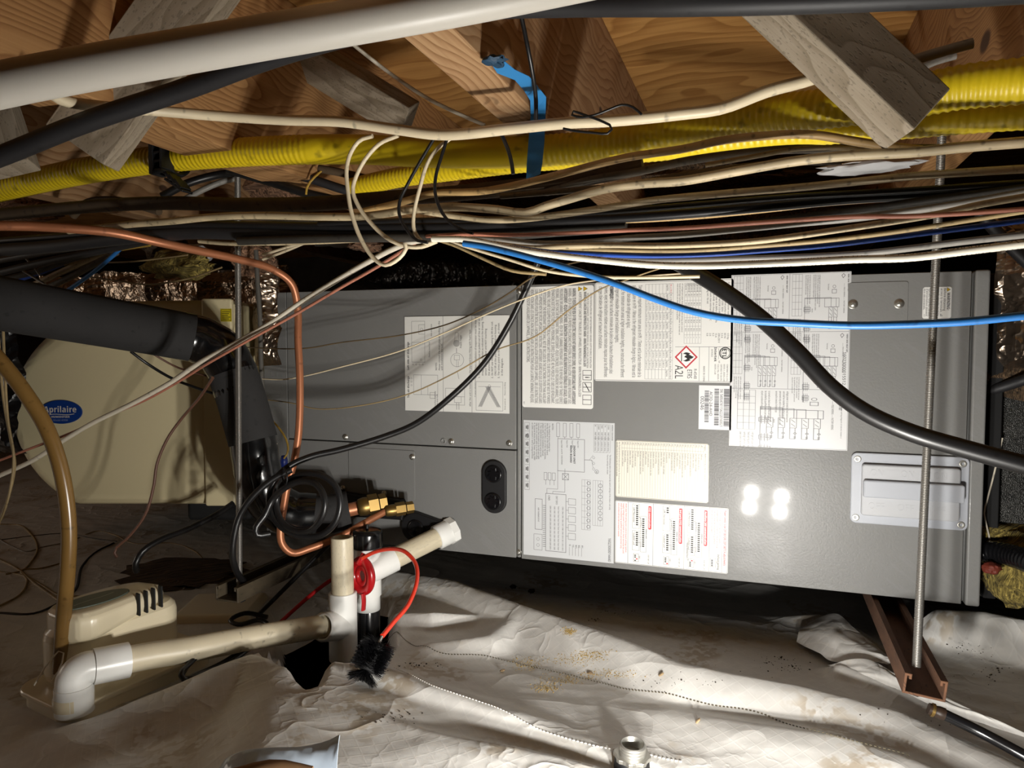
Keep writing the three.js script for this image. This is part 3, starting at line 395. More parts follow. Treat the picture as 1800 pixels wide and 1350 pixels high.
// dip switch sheet with red headings
label('white dip switch sheet with red headings at the bottom of the door', [1082, 879], [1279, 1008], 1, [109, 175], (g) => {
  const R = '#cf2430'; bxs(g, 1, 1, 107, 173, 0.4); for (const y of [9, 28, 66, 114, 154]) ln(g, [[1, y], [108, y]], 0.35);
  tx(g, 'Power needs to be OFF BEFORE DIP SWITCH adjustments', 4, 7, 4.8, { w: 92, c: R, b: 1 }); para(g, 4, 13.5, 64, 4, 3.4, 4, { c: R }); tx(g, 'Default Setting', 78, 15, 4, { b: 1, w: 26 });
  const dip = (x, y, red) => { bxs(g, x, y, 14, 8, 0.3); for (let i = 0; i < 4; i++) { g.fillStyle = i === red ? R : '#1a1a1a'; g.fillRect(x + 2 + i * 3, y + (i === red ? 1.4 : 4), 1.8, 2.6); } tx(g, 'SW1', x + 3, y - 0.8, 3); };
  dip(86, 18, -1); const rows = (x, y, n, w) => { for (let i = 0; i < n; i++) { g.fillStyle = '#161616'; g.fillRect(x + i * w, y, w * 0.58, 3.4); tx(g, 'R C W1 W2 B L D H Y G'.split(' ')[i % 10], x + i * w, y + 6.6, 2.2); } };
  const sec = (y, title, a, n1, n2, n3, red) => { g.fillStyle = R; g.beginPath(); g.roundRect(6, y + 3, a, 5, 1.6); g.fill(); tx(g, title, 8, y + 7, 4, { c: '#fff', b: 1, w: a - 4 }); bxs(g, 24, y + 11, 62, 9, 0.25); rows(28, y + 14, n1, 3.6); tx(g, 'Indoor unit', 46, y + 12, 3.2); bxs(g, 4, y + 22, 42, 11, 0.25); rows(6, y + 24, n2, 3.6); tx(g, '24V Thermostat', 10, y + 32.4, 3.6); bxs(g, 50, y + 22, 34, 11, 0.25); rows(52, y + 24, n3, 3.6); tx(g, 'Outdoor unit', 54, y + 32.4, 3.6); ln(g, [[26, y + 24], [26, y + 21], [40, y + 18]], 0.3); ln(g, [[70, y + 24], [70, y + 18]], 0.3); dip(90, y + 23, red); tx(g, 'ESP SW1_2F', 90, y + 8, 3, { w: 16 }); };
  sec(28, 'Auxiliary 24V communication', 60, 14, 10, 8, 0); sec(66, '3rd party S1S2 communication', 60, 14, 3, 8, 3); sec(114, 'S1S2 communication', 40, 14, 10, 7, 2);
  tx(g, '16023000014417', 62, 62, 4, { w: 34 }); para(g, 4, 158.5, 98, 4, 3.4, 4, { c: R });
}, { r: 0.002, z: 0.0013 });
// small warning sticker
label('small white warning sticker beside the right flange', [1622, 505], [1671, 560], 1, [43, 40], (g) => {
  bxs(g, 0.8, 0.8, 41.4, 38.4, 0.3, '#999'); tri(g, 1.5, 6.4, 5); tx(g, 'WARNING:', 8, 6.4, 5.6, { b: 1, w: 24 }); ['Before obtaining', 'access to terminals, all', 'supply circuits must be', 'disconnected.'].forEach((s, i) => tx(g, s, 2, 11.2 + i * 4.4, 4.6, { w: Math.min(38, s.length * 1.9) })); tri(g, 1.5, 25, 4.6); tx(g, 'AVERTISSEMENT:', 7.4, 25, 5, { b: 1, w: 33 }); ['Avant d’accéder aux', 'bornes, tous les circuits', 'd’alimentation doivent', 'être déconnectés.'].forEach((s, i) => tx(g, s, 2, 28.6 + i * 3.3, 4, { w: Math.min(38, s.length * 1.7) })); tx(g, '6.1', 37, 38, 2.4);
}, { r: 0.003 });
// ------------------------------------------------------------------ white reinforced ground sheets
const tarpMap = dataTex(1024, 1024, (x, y) => {
  const a = fbm(x * 6, y * 6, 6, 6, 4, 101), b = fbm(x * 60, y * 60, 60, 60, 3, 105), c = fbm(x * 3, y * 3, 3, 3, 3, 109);
  const d = (u) => { const f = u - Math.floor(u); return Math.min(f, 1 - f); }; const scr = Math.min(d((x + y) * 22), d((x - y) * 22));
  let v = 0.81 + (b - 0.5) * 0.05 + (scr < 0.045 ? 0.018 : 0); let col = [v, v * 0.992, v * 0.972];
  const dirt = sstep(0.56, 0.76, a) * sstep(0.4, 0.62, b); col = mix3(col, [0.55, 0.47, 0.36], dirt * 0.5); const film = sstep(0.5, 0.8, c) * sstep(0.35, 0.65, b); col = mix3(col, [0.66, 0.6, 0.5], film * 0.2);
  return col;
});
const tarpBump = dataTex(1024, 1024, (x, y) => {
  const rid = (f, s, k) => 1 - Math.abs(fbm(x * f, y * f * k, f, f * k, 3, s) * 2 - 1);
  const d = (u) => { const f = u - Math.floor(u); return Math.min(f, 1 - f); }; const scr = Math.min(d((x + y) * 22), d((x - y) * 22));
  const big = sstep(0.35, 0.7, fbm(x * 3, y * 3, 3, 3, 2, 149)), v = 0.4 * Math.pow(rid(3, 121, 1), 9) + big * (0.25 * Math.pow(rid(8, 131, 1), 9) + 0.1 * Math.pow(rid(19, 137, 1), 9)) + 0.03 * fbm(x * 40, y * 40, 40, 40, 2, 141) + (scr < 0.05 ? 0.012 : 0); return [v, v, v];
}, false);
M.tarp = phys(0xffffff, 0.42, { map: rep(tarpMap, 1 / 0.5, 1 / 0.5), bumpMap: rep(tarpBump, 1 / 0.5, 1 / 0.5), bumpScale: 0.0038, clearcoat: 0.15, clearcoatRoughness: 0.3 });
const ridgeDefs = [
  // [polyline of px, py, height], width towards the camera, width away
  { p: [[650, 990, 0.088], [700, 1003, 0.096], [800, 1021, 0.1], [900, 1056, 0.102], [1050, 1108, 0.103], [1200, 1166, 0.102], [1400, 1203, 0.098], [1575, 1248, 0.09], [1800, 1350, 0.085], [1900, 1400, 0.08]], n: 0.062, f: 0.014 },
  { p: [[-40, 1330, 0.05], [90, 1287, 0.062], [200, 1250, 0.078], [330, 1196, 0.095], [440, 1152, 0.095], [500, 1174, 0.102]], n: 0.09, f: 0.03 },
  { p: [[495, 1178, 0.105], [482, 1250, 0.108], [470, 1350, 0.11], [480, 1460, 0.106]], n: 0.06, f: 0.2, cap: 0.03 },
  { p: [[582, 1166, 0.105], [640, 1172, 0.106], [700, 1190, 0.104], [800, 1222, 0.1], [900, 1256, 0.096], [980, 1292, 0.092], [1100, 1330, 0.086]], n: 0.022, f: 0.05 },
  { p: [[560, 1228, 0.09], [640, 1262, 0.096], [760, 1288, 0.1], [900, 1312, 0.1], [1040, 1347, 0.097], [1150, 1390, 0.092]], n: 0.09, f: 0.025 },
  { p: [[1180, 1250, 0.083], [1330, 1275, 0.088], [1480, 1295, 0.09], [1580, 1330, 0.09], [1700, 1390, 0.085]], n: 0.06, f: 0.03 },
  { p: [[760, 1130, 0.083], [860, 1120, 0.088], [905, 1085, 0.092]], n: 0.03, f: 0.03 },
  { p: [[690, 1078, 0.078], [760, 1077, 0.092], [830, 1080, 0.086]], n: 0.014, f: 0.014 },
  { p: [[690, 1035, 0.075], [760, 1030, 0.09], [800, 1040, 0.09]], n: 0.02, f: 0.02 },
  { p: [[1340, 1086, 0.06], [1440, 1080, 0.082], [1500, 1104, 0.085], [1560, 1150, 0.078]], n: 0.03, f: 0.03 },
  { p: [[1655, 1072, 0.12], [1730, 1075, 0.128], [1850, 1098, 0.125]], n: 0.03, f: 0.04 },
  { p: [[1660, 1140, 0.05], [1730, 1125, 0.085], [1850, 1130, 0.085]], n: 0.06, f: 0.02 },
  { p: [[1480, 1170, 0.088], [1560, 1200, 0.084], [1660, 1262, 0.08], [1760, 1330, 0.076]], n: 0.02, f: 0.03 },
];
const ridges = ridgeDefs.map((d) => ({ ...d, q: d.p.map(([px, py, h]) => onY(px, py, h)) }));
const pitP = [[484, 1160, 0.1], [505, 1174, 0.1], [522, 1201, 0.1], [540, 1216, 0.1], [556, 1211, 0.1], [571, 1178, 0.1], [584, 1164, 0.1], [640, 1172, 0.1], [694, 1130, 0.075], [690, 1075, 0.05], [600, 1070, 0.045], [540, 1105, 0.045], [490, 1132, 0.05]].map(([a, b, h]) => onY(a, b, h));
const pitSD = (x, z) => { let d = 1e9, ins = false; for (let i = 0, j = pitP.length - 1; i < pitP.length; j = i++) { const A = pitP[j], B = pitP[i], ux = B.x - A.x, uz = B.z - A.z, t = clamp(((x - A.x) * ux + (z - A.z) * uz) / (ux * ux + uz * uz)); d = Math.min(d, Math.hypot(x - A.x - ux * t, z - A.z - uz * t)); if ((A.z > z) !== (B.z > z) && x < A.x + (z - A.z) / (B.z - A.z) * ux) ins = !ins; } return ins ? -d : d; };
function sheetBase(x, z) {
  let b = lerp(lerp(0.03, 0.058, sstep(-1.3, -1.16, z)), 0.07, sstep(-1.0, -0.72, z + 0.12 * sstep(-0.3, 0.3, x))); b = lerp(b, 0.043, sstep(-0.52, -0.75, x)); return b;
}
function sheetH(x, z) {
  const b = sheetBase(x, z); let h = b;
  for (const R of ridges) {
    let best = 1e9, bh = 0, sd = 0, bt = 0;
    for (let i = 0; i + 1 < R.q.length; i++) {
      const A = R.q[i], B = R.q[i + 1], ux = B.x - A.x, uz = B.z - A.z, L2 = ux * ux + uz * uz; let t = ((x - A.x) * ux + (z - A.z) * uz) / L2; const tc = clamp(t);
      const dx = x - (A.x + ux * tc), dz = z - (A.z + uz * tc), d = dx * dx + dz * dz;
      if (d < best) { best = d; bh = lerp(A.y, B.y, tc); sd = ux * dz - uz * dx; bt = (i === 0 && t < 0) || (i + 2 === R.q.length && t > 1) ? 1 : 0; }
    }
    const w = bt && R.cap ? R.cap : sd > 0 ? R.n : R.f, k = Math.exp(-best / (w * w)), v = b + (bh - b) * k; const dlt = v - h; h = dlt > 0.012 ? v : dlt > -0.012 ? h + (dlt + 0.012) * (dlt + 0.012) / 0.048 : h;
  }
  h += 0.0026 * noise(x * 6 + 40, z * 17 + 60, 7, 2) + 0.0009 * noise(x * 24 + 80, z * 50 + 20, 9, 2);
  const sdp = Math.abs(x + 0.55) < 0.4 && Math.abs(z + 0.88) < 0.4 ? pitSD(x, z) : 1, pit = 1 - sstep(-0.016, 0.006, sdp);
  return h - pit * 0.035;
}
function sheet(x0, x1, z0, z1, s, fn, hole) {
  const nx = Math.round((x1 - x0) / s), nz = Math.round((z1 - z0) / s), pos = [], uv = [], idx = [];
  for (let j = 0; j <= nz; j++) for (let i = 0; i <= nx; i++) { const x = x0 + (x1 - x0) * i / nx, z = z0 + (z1 - z0) * j / nz; pos.push(x, fn(x, z), z); uv.push(x, z); }
  for (let j = 0; j < nz; j++) for (let i = 0; i < nx; i++) { const a = j * (nx + 1) + i, b = a + nx + 1; if (hole && hole(pos[a * 3] + s / 2, pos[a * 3 + 2] + s / 2)) continue; idx.push(a, b, a + 1, b, b + 1, a + 1); }
  const g = new THREE.BufferGeometry(); g.setAttribute('position', new THREE.Float32BufferAttribute(pos, 3)); g.setAttribute('uv', new THREE.Float32BufferAttribute(uv, 2)); g.setIndex(idx); g.computeVertexNormals(); return g;
}
const tarpTop = thing('ground_sheet', 'wrinkled white reinforced plastic sheet covering the crawl space floor', 'plastic sheet', [-0.4, 0, -0.8]);
part(tarpTop, 'sheet', sheet(-1.9, 0.75, -1.75, 0.1, 0.0048, sheetH, (x, z) => Math.abs(x + 0.55) < 0.4 && Math.abs(z + 0.88) < 0.4 && pitSD(x, z) < -0.008), M.tarp);
{ const far = (x, z) => 0.04 + 0.012 * noise(x * 2 + 9, z * 2 + 5, 31, 3), cl = (x, z) => lerp(sheetH(clamp(x, -1.9, 0.75), clamp(z, -1.75, 0.1)), far(x, z), sstep(0, 0.12, Math.max(-1.9 - x, x - 0.75, -1.75 - z, z - 0.1)));
  part(tarpTop, 'outer_sheet', merge([sheet(-3.19, -1.9, -3.19, 1.59, 0.05, cl), sheet(0.75, 2.19, -3.19, 1.59, 0.05, cl), sheet(-1.9, 0.75, 0.1, 1.59, 0.05, cl), sheet(-1.9, 0.75, -3.19, -1.75, 0.05, cl)]), M.tarp); }  // reaches out of view, widened to bounce more light back
// sewn seams
const onSheet = (px, py, lift = 0.0012) => { let h = 0.09; for (let i = 0; i < 12; i++) { const p = onY(px, py, h); h = lerp(h, sheetH(p.x, p.z), 0.6); } const p = onY(px, py, h); p.y += lift; return p; };
const stitchMat = std(0x57503f, 0.9), stitchW = std(0xf2efe8, 0.6);
const seam = (pts, mat) => { const c = new THREE.CatmullRomCurve3(pts.map(([a, b]) => onSheet(a, b)), false, 'centripetal'), L = c.getLength(), n = Math.floor(L / 0.0042), l = []; for (let i = 0; i < n; i++) { const p = c.getPointAt((i + 0.5) / n), t = c.getTangentAt((i + 0.5) / n); const p2 = V(p.x, sheetH(p.x, p.z) + 0.0008, p.z); const g = new THREE.CapsuleGeometry(0.00055, 0.0016, 2, 5); l.push(orient(g, p2, t)); } part(tarpTop, 'stitching', merge(l), mat).userData.kind = 'stuff'; };
seam([[670, 1172], [760, 1206], [860, 1240], [960, 1288], [1060, 1315], [1130, 1325], [1200, 1340]], stitchW); seam([[660, 1115], [760, 1142], [860, 1155], [960, 1178], [1040, 1197], [1120, 1215], [1240, 1238], [1340, 1256], [1450, 1290], [1600, 1330]], stitchMat);
// soil crumbs and litter on the sheet
{
  const crumbs = (name, label, spots, mat, n, s0, s1, seedv) => { seed = seedv; const l = []; for (let i = 0; i < n; i++) { const [px, py, sx, sy] = spots[Math.floor(rnd() * spots.length)], g0 = () => rnd() + rnd() + rnd() - 1.5; const p = onSheet(px + g0() * sx, py + g0() * sy, 0); const r = lerp(s0, s1, rnd() * rnd()); const g = new THREE.DodecahedronGeometry(r, 0); g.scale(1, 0.7, 1.2); g.rotateY(rnd() * 6); g.translate(p.x, p.y + r * 0.3, p.z); l.push(g); } solo(name, merge(l), mat, label, 'debris', null, 'stuff'); };
  crumbs('sawdust', 'yellowish sawdust scattered in the fold of the white sheet', [[930, 1165, 30, 12], [990, 1195, 40, 10], [1010, 1160, 45, 12], [960, 1210, 25, 8], [1070, 1185, 50, 8], [1040, 1150, 30, 8], [1000, 1110, 12, 6]], M.sand, 1400, 0.0003, 0.001, 11);
  crumbs('soil_crumbs', 'dark soil crumbs scattered over the grey sheet', [[1045, 1090, 12, 3], [1370, 1160, 24, 12], [1390, 1175, 26, 5], [1090, 1078, 50, 6], [900, 1033, 10, 2], [935, 1042, 6, 2], [1180, 1200, 100, 12], [690, 1260, 60, 10], [730, 1170, 50, 8], [1700, 1140, 40, 12], [1740, 1180, 40, 20], [1640, 1190, 30, 6], [1350, 1170, 120, 25], [640, 1040, 30, 12], [1600, 1250, 120, 40]], M.dirt, 330, 0.0004, 0.0015, 23);
  [[1038, 1186, 'square brown wood chip beside the sawdust'], [884, 1181, 'round tan wood chip left of the sawdust'], [1162, 1188, 'wood chip standing in the fold right of the sawdust'], [1227, 1270, 'tan wood chip near the bottom right of the sheet']].forEach(([px, py, l], i) => { const p = onSheet(px, py, 0); const g = new THREE.DodecahedronGeometry(0.0038, 1); const q = g.attributes.position; for (let k = 0; k < q.count; k++) { const n = 1 + 0.3 * noise(q.getX(k) * 400 + i * 9, q.getZ(k) * 400, 5, 2); q.setXYZ(k, q.getX(k) * n, q.getY(k) * 0.4 * n, q.getZ(k) * 0.8 * n); } g.computeVertexNormals(); g.rotateZ(0.3 * i); g.translate(p.x, p.y + 0.002, p.z); solo('wood_chip', g, M.chip, l, 'wood chip'); });
  [[902, 1033, 'dark soil clod on the grey sheet, left of a larger one'], [934, 1041, 'larger dark soil clod on grey sheet below the seam']].forEach(([px, py, l], i) => { const p = onSheet(px, py, 0); solo('soil_clod', lump(V(p.x, p.y + 0.002, p.z), 0.006, 0.0035, 0.006, 0.5, 3, 5 + i, 2), M.dirt, l, 'soil'); });
}
// separate strip of sheet lapped over the main one at right
{
  const strip = (a, b, n, lift, wave) => { const pos = [], uv = [], idx = [], m = 14; const ca = new THREE.CatmullRomCurve3(a.map(([x, y, h]) => onY(x, y, h))), cb = new THREE.CatmullRomCurve3(b.map(([x, y, h]) => onY(x, y, h))); for (let i = 0; i <= n; i++) { const A = ca.getPoint(i / n), B = cb.getPoint(i / n); for (let j = 0; j <= m; j++) { const t = j / m, p = A.clone().lerp(B, t); p.y += lift * Math.sin(Math.PI * t) + wave * noise(i * 0.13 + 5, t * 3 + 7, 4, 2); pos.push(p.x, p.y, p.z); uv.push(p.x, p.z + p.y); } } for (let i = 0; i < n; i++) for (let j = 0; j < m; j++) { const q = i * (m + 1) + j; idx.push(q, q + m + 1, q + 1, q + m + 1, q + m + 2, q + 1); } const g = new THREE.BufferGeometry(); g.setAttribute('position', new THREE.Float32BufferAttribute(pos, 3)); g.setAttribute('uv', new THREE.Float32BufferAttribute(uv, 2)); g.setIndex(idx); g.computeVertexNormals(); return g; };
  solo('sheet_flap', strip([[1410, 1098, 0.075], [1470, 1080, 0.094], [1500, 1100, 0.096], [1560, 1150, 0.09], [1580, 1168, 0.085]], [[1400, 1130, 0.072], [1440, 1150, 0.078], [1470, 1162, 0.08], [1530, 1164, 0.084], [1560, 1172, 0.084]], 40, 0.006, 0.004), M.tarp, 'creased flap of white sheet folded up behind the right strut', 'plastic sheet');
  solo('sheet_flap', strip([[1455, 1165, 0.086], [1530, 1162, 0.092], [1600, 1195, 0.092], [1700, 1240, 0.088], [1830, 1300, 0.08]], [[1540, 1200, 0.08], [1590, 1222, 0.08], [1640, 1246, 0.08], [1730, 1275, 0.076], [1830, 1320, 0.07]], 40, 0.003, 0.004), M.tarp, 'loose edge of white sheet under the rusty strut end', 'plastic sheet');
}
// ------------------------------------------------------------------ trapeze hangers: threaded rods and steel struts
const rodGeo = (a, b, r, pitch = 0.0017) => { const L = a.distanceTo(b), n = Math.floor(L / pitch), pr = [[0, 0]]; for (let i = 0; i < n; i++) { pr.push([r * 0.8, i * pitch + pitch * 0.08], [r, i * pitch + pitch * 0.45], [r, i * pitch + pitch * 0.6]); } pr.push([r * 0.86, L], [0, L]); return orient(lathe(pr, 12), a, b.clone().sub(a)); };
const rodR = [at(1611, 1172, 0.79), at(1660, 150, 0.79)], rodL = [at(421, 1040, 1.08), at(417, 200, 1.05)];
solo('threaded_rod', rodGeo(rodR[0], rodR[1], 0.0047), M.rodMetal, 'threaded steel rod at right in front of the air handler', 'threaded rod');
solo('threaded_rod', rodGeo(rodL[0], rodL[1], 0.0047), M.rodMetal, 'threaded steel rod at left in front of the cream humidifier', 'threaded rod');
{ // channel with inward lips, open on top
  const ch = (w, h) => { const t = 0.0026, l = 0.007, s = new THREE.Shape(), p = [[-w, h], [-w, 0], [w, 0], [w, h], [w - l, h], [w - l, h - 0.006], [w - l + t, h - 0.006], [w - l + t, h - t], [w - t, h - t], [w - t, t], [-w + t, t], [-w + t, h - t], [-w + l - t, h - t], [-w + l - t, h - 0.006], [-w + l, h - 0.006], [-w + l, h]]; p.forEach(([x, y], i) => i ? s.lineTo(x, y) : s.moveTo(x, y)); return s; };
  for (const [rod, top, l, dark, rotz] of [[rodR, 0.1536, 'rusty steel strut channel end under the right rod', 0, 0.10], [rodL, 0.1535, 'dark steel strut channel under the left rod, behind the pump', 1, 0]]) {
    const g = extrude(ch(0.0205, 0.0225), 0.95, 0.0006, -0.95, 1, 4); const p = g.attributes.position, uv = g.attributes.uv; for (let i = 0; i < p.count; i++) uv.setXY(i, p.getX(i) + p.getY(i), p.getZ(i)); g.rotateZ(-rotz); g.translate(rod[0].x + 0.002, top - 0.0245 - 0.003, rod[0].z + 0.03);
    const t = thing('strut_channel', l, 'strut', [rod[0].x, top - 0.025, -1.3]); part(t, 'channel', g, dark ? std(0x554c3e, 0.7, { map: rep(dustHeavy, 8, 8) }) : std(0x6b4a36, 0.85, { map: rep(dustHeavy, 10, 10), bumpMap: dustHeavy, bumpScale: 0.0008 }));
    const nut = new THREE.CylinderGeometry(0.0085, 0.0085, 0.008, 6).toNonIndexed(); nut.computeVertexNormals(); nut.translate(rod[0].x, top - 0.033, rod[0].z); part(t, 'hex_nut', nut, M.dark);
  }
}
// ------------------------------------------------------------------ ducts either side
const foilBump = dataTex(512, 512, (x, y) => { const r = (f, s) => 1 - Math.abs(fbm(x * f, y * f, f, f, 3, s) * 2 - 1); const v = 0.6 * Math.pow(r(6, 151), 2) + 0.4 * Math.pow(r(15, 157), 2); return [v, v, v]; }, false);
M.foil = std(0x9a8a7a, 0.27, { metalness: 0.95, bumpMap: rep(foilBump, 1 / 0.22, 1 / 0.22), bumpScale: 0.005 });
M.blackSheet = phys(0x101012, 0.3, { bumpMap: rep(foilBump, 1 / 0.3, 1 / 0.3), bumpScale: 0.006 });
const fibreMap = dataTex(256, 256, (x, y) => { const v = fbm(x * 30, y * 30, 30, 30, 4, 171), b = fbm(x * 120, y * 14, 120, 14, 2, 177); const k = 0.62 + (v - 0.5) * 0.7 + (b - 0.5) * 0.5; return [k, k, k]; });
M.fibreY = std(0xd8bf66, 1, { map: rep(fibreMap, 1 / 0.12, 1 / 0.12), bumpMap: rep(fibreMap, 1 / 0.12, 1 / 0.12), bumpScale: 0.006 });
M.fibreP = std(0xecb690, 1, { map: rep(fibreMap, 1 / 0.12, 1 / 0.12), bumpMap: rep(fibreMap, 1 / 0.12, 1 / 0.12), bumpScale: 0.006 });
M.fibreDirty = std(0x8a6f52, 1, { map: rep(fibreMap, 1 / 0.12, 1 / 0.12), bumpMap: rep(fibreMap, 1 / 0.12, 1 / 0.12), bumpScale: 0.006 });
M.galv = std(0x4a4c50, 0.34, { metalness: 0.75, map: rep(dustHeavy, 1 / 0.2, 1 / 0.2), bumpMap: rep(peel, 1 / 0.05, 1 / 0.05), bumpScale: 0.0006 });
function crumpled(x0, x1, y0, y1, z, amp, n, s, depth = 0.02) { const g = new THREE.PlaneGeometry(x1 - x0, y1 - y0, n, n), p = g.attributes.position, uv = g.attributes.uv; for (let i = 0; i < p.count; i++) { const x = p.getX(i) + (x0 + x1) / 2, y = p.getY(i) + (y0 + y1) / 2, e = Math.min((x - x0), (x1 - x), (y - y0), (y1 - y)); p.setXYZ(i, x + amp * 0.5 * noise(x * 20, y * 20 + 9, s + 4), y + amp * 0.5 * noise(x * 22 + 30, y * 18, s + 8), z + amp * (1 - 2 * Math.abs(noise(x * 8 + 10, y * 8 + 20, s, 2))) + amp * 0.35 * (1 - 2 * Math.abs(noise(x * 22 + 3, y * 22, s + 2, 1))) - depth * (1 - sstep(0, 0.03, e))); uv.setXY(i, x, y); } const m = g.toNonIndexed(); m.computeVertexNormals(); return m; }
{
  const d = thing('supply_duct', 'dark galvanised duct plenum joined to the right end of the air handler', 'duct', [0.62, 0.1, -1.45]);
  const body = boxUV(0.66, 0.46, 0.55, 0.004); body.translate(0.625, 0.375, -1.44); part(d, 'duct_body', body, M.galv);
  part(d, 'corner_flange', (() => { const g = boxUV(0.016, 0.45, 0.02, 0.002); g.translate(0.305, 0.375, -1.155); return g; })(), M.dark);
  const wrap = part(d, 'foil_wrap', (() => { const w = crumpled(0.296, 0.72, 0.462, 0.68, -1.135, 0.022, 46, 5); return w; })(), M.foil, 'crumpled silver foil insulation wrap');
  part(d, 'fibreglass_edge', lump(V(0.35, 0.46, -1.165), 0.07, 0.03, 0.02, 0.5, 3, 61, 4), M.fibreDirty);
  solo('insulation_batt', lump(onZ(1812, 1005, -1.12).setZ(-1.14), 0.055, 0.05, 0.05, 0.35, 3.2, 63, 5), M.fibreY, 'yellow fibreglass batt at lower right beside the air handler', 'insulation');
  solo('insulation_batt', lump(onZ(1800, 945, -1.14).setZ(-1.165), 0.07, 0.014, 0.03, 0.4, 4, 65, 4), M.fibreY, 'thin yellow fibreglass edge above the flexible black hose', 'insulation');
  // left return duct with humidifier in front of it
  const l = thing('return_duct', 'foil-wrapped duct behind the cream humidifier', 'duct', [-1.25, 0.1, -1.5]);
  const lb = boxUV(0.7, 0.42, 0.5, 0.004); lb.translate(-1.235, 0.36, -1.5); part(l, 'duct_body', lb, std(0x8d9093, 0.4, { metalness: 0.7 }));
  part(l, 'foil_wrap', crumpled(-1.58, -0.9, 0.5, 0.665, -1.2, 0.02, 46, 11), M.foil);
  solo('duct_wrap', crumpled(-0.892, -0.832, 0.47, 0.66, -1.078, 0.014, 24, 17, 0.02), M.foil, 'torn shiny foil wrap at the left end of the air handler', 'duct wrap');
  solo('duct_wrap', (() => { const g = lump(V(-0.5, 0.68, -1.75), 0.55, 0.1, 0.2, 0.12, 2.5, 19, 5); return g; })(), M.blackSheet, 'black plastic wrapped duct above and behind the air handler', 'duct wrap');
  solo('duct_wrap', crumpled(-1.45, -1.2, 0.32, 0.56, -0.86, 0.02, 26, 27), M.blackSheet, 'crumpled dark wrap at the left edge beside the humidifier', 'duct wrap');  // dark crumpled wrap, drawn black all over
}
// insulation seen through gaps between cables
for (const [px, py, z, sx, sy, sz, m, l, s] of [
  [455, 322, -1.35, 0.11, 0.045, 0.05, M.fibreP, 'pink fibreglass batt lit behind the left threaded rod', 3],
  [40, 360, -1.15, 0.12, 0.035, 0.05, M.fibreP, 'pinkish insulation batt at the left edge under the yellow gas line', 5],
  [320, 466, -1.03, 0.075, 0.026, 0.03, M.fibreY, 'yellow fibreglass folds above the humidifier', 7],
  [290, 435, -1.05, 0.04, 0.024, 0.03, M.fibreDirty, 'dirty tan insulation tuft above the humidifier', 9],
  [448, 455, -1.06, 0.035, 0.035, 0.04, M.fibreP, 'pinkish insulation tuft beside the left threaded rod', 12],
  [645, 432, -1.2, 0.03, 0.012, 0.03, M.fibreP, 'small pink insulation tuft under the black pipe', 13],
  [245, 320, -1.3, 0.03, 0.045, 0.04, M.fibreDirty, 'tan insulation tuft below the conduit clip', 15],
  [1010, 338, -1.5, 0.5, 0.03, 0.1, M.fibreDirty, 'brown insulation strip deep behind the cable bundle', 17],
  [1330, 400, -1.6, 0.18, 0.05, 0.1, M.fibreDirty, 'brownish insulation behind the salmon wire at right', 18],
]) solo('insulation_batt', lump(onZ(px, py, z), sx, sy, sz, 0.4, 2.6, s * 7, 5), m, l, 'insulation');
const bag = (px, py, z, sx, sy, l, s) => solo('plastic_scrap', lump(onZ(px, py, z), sx, sy, 0.02, 0.35, 2.2, s, 4), std(0xb9b9b9, 0.3), l, 'plastic scrap');
bag(345, 448, -1.08, 0.036, 0.018, 'grey plastic bag scrap behind the copper pipe', 81); bag(600, 425, -1.3, 0.06, 0.012, 'pale plastic scrap under the thick black pipe', 83); bag(1530, 293, -1.02, 0.055, 0.008, 'white plastic scrap between cables at right', 85); bag(985, 328, -1.05, 0.03, 0.006, 'white plastic scrap below the blue tape end', 87);

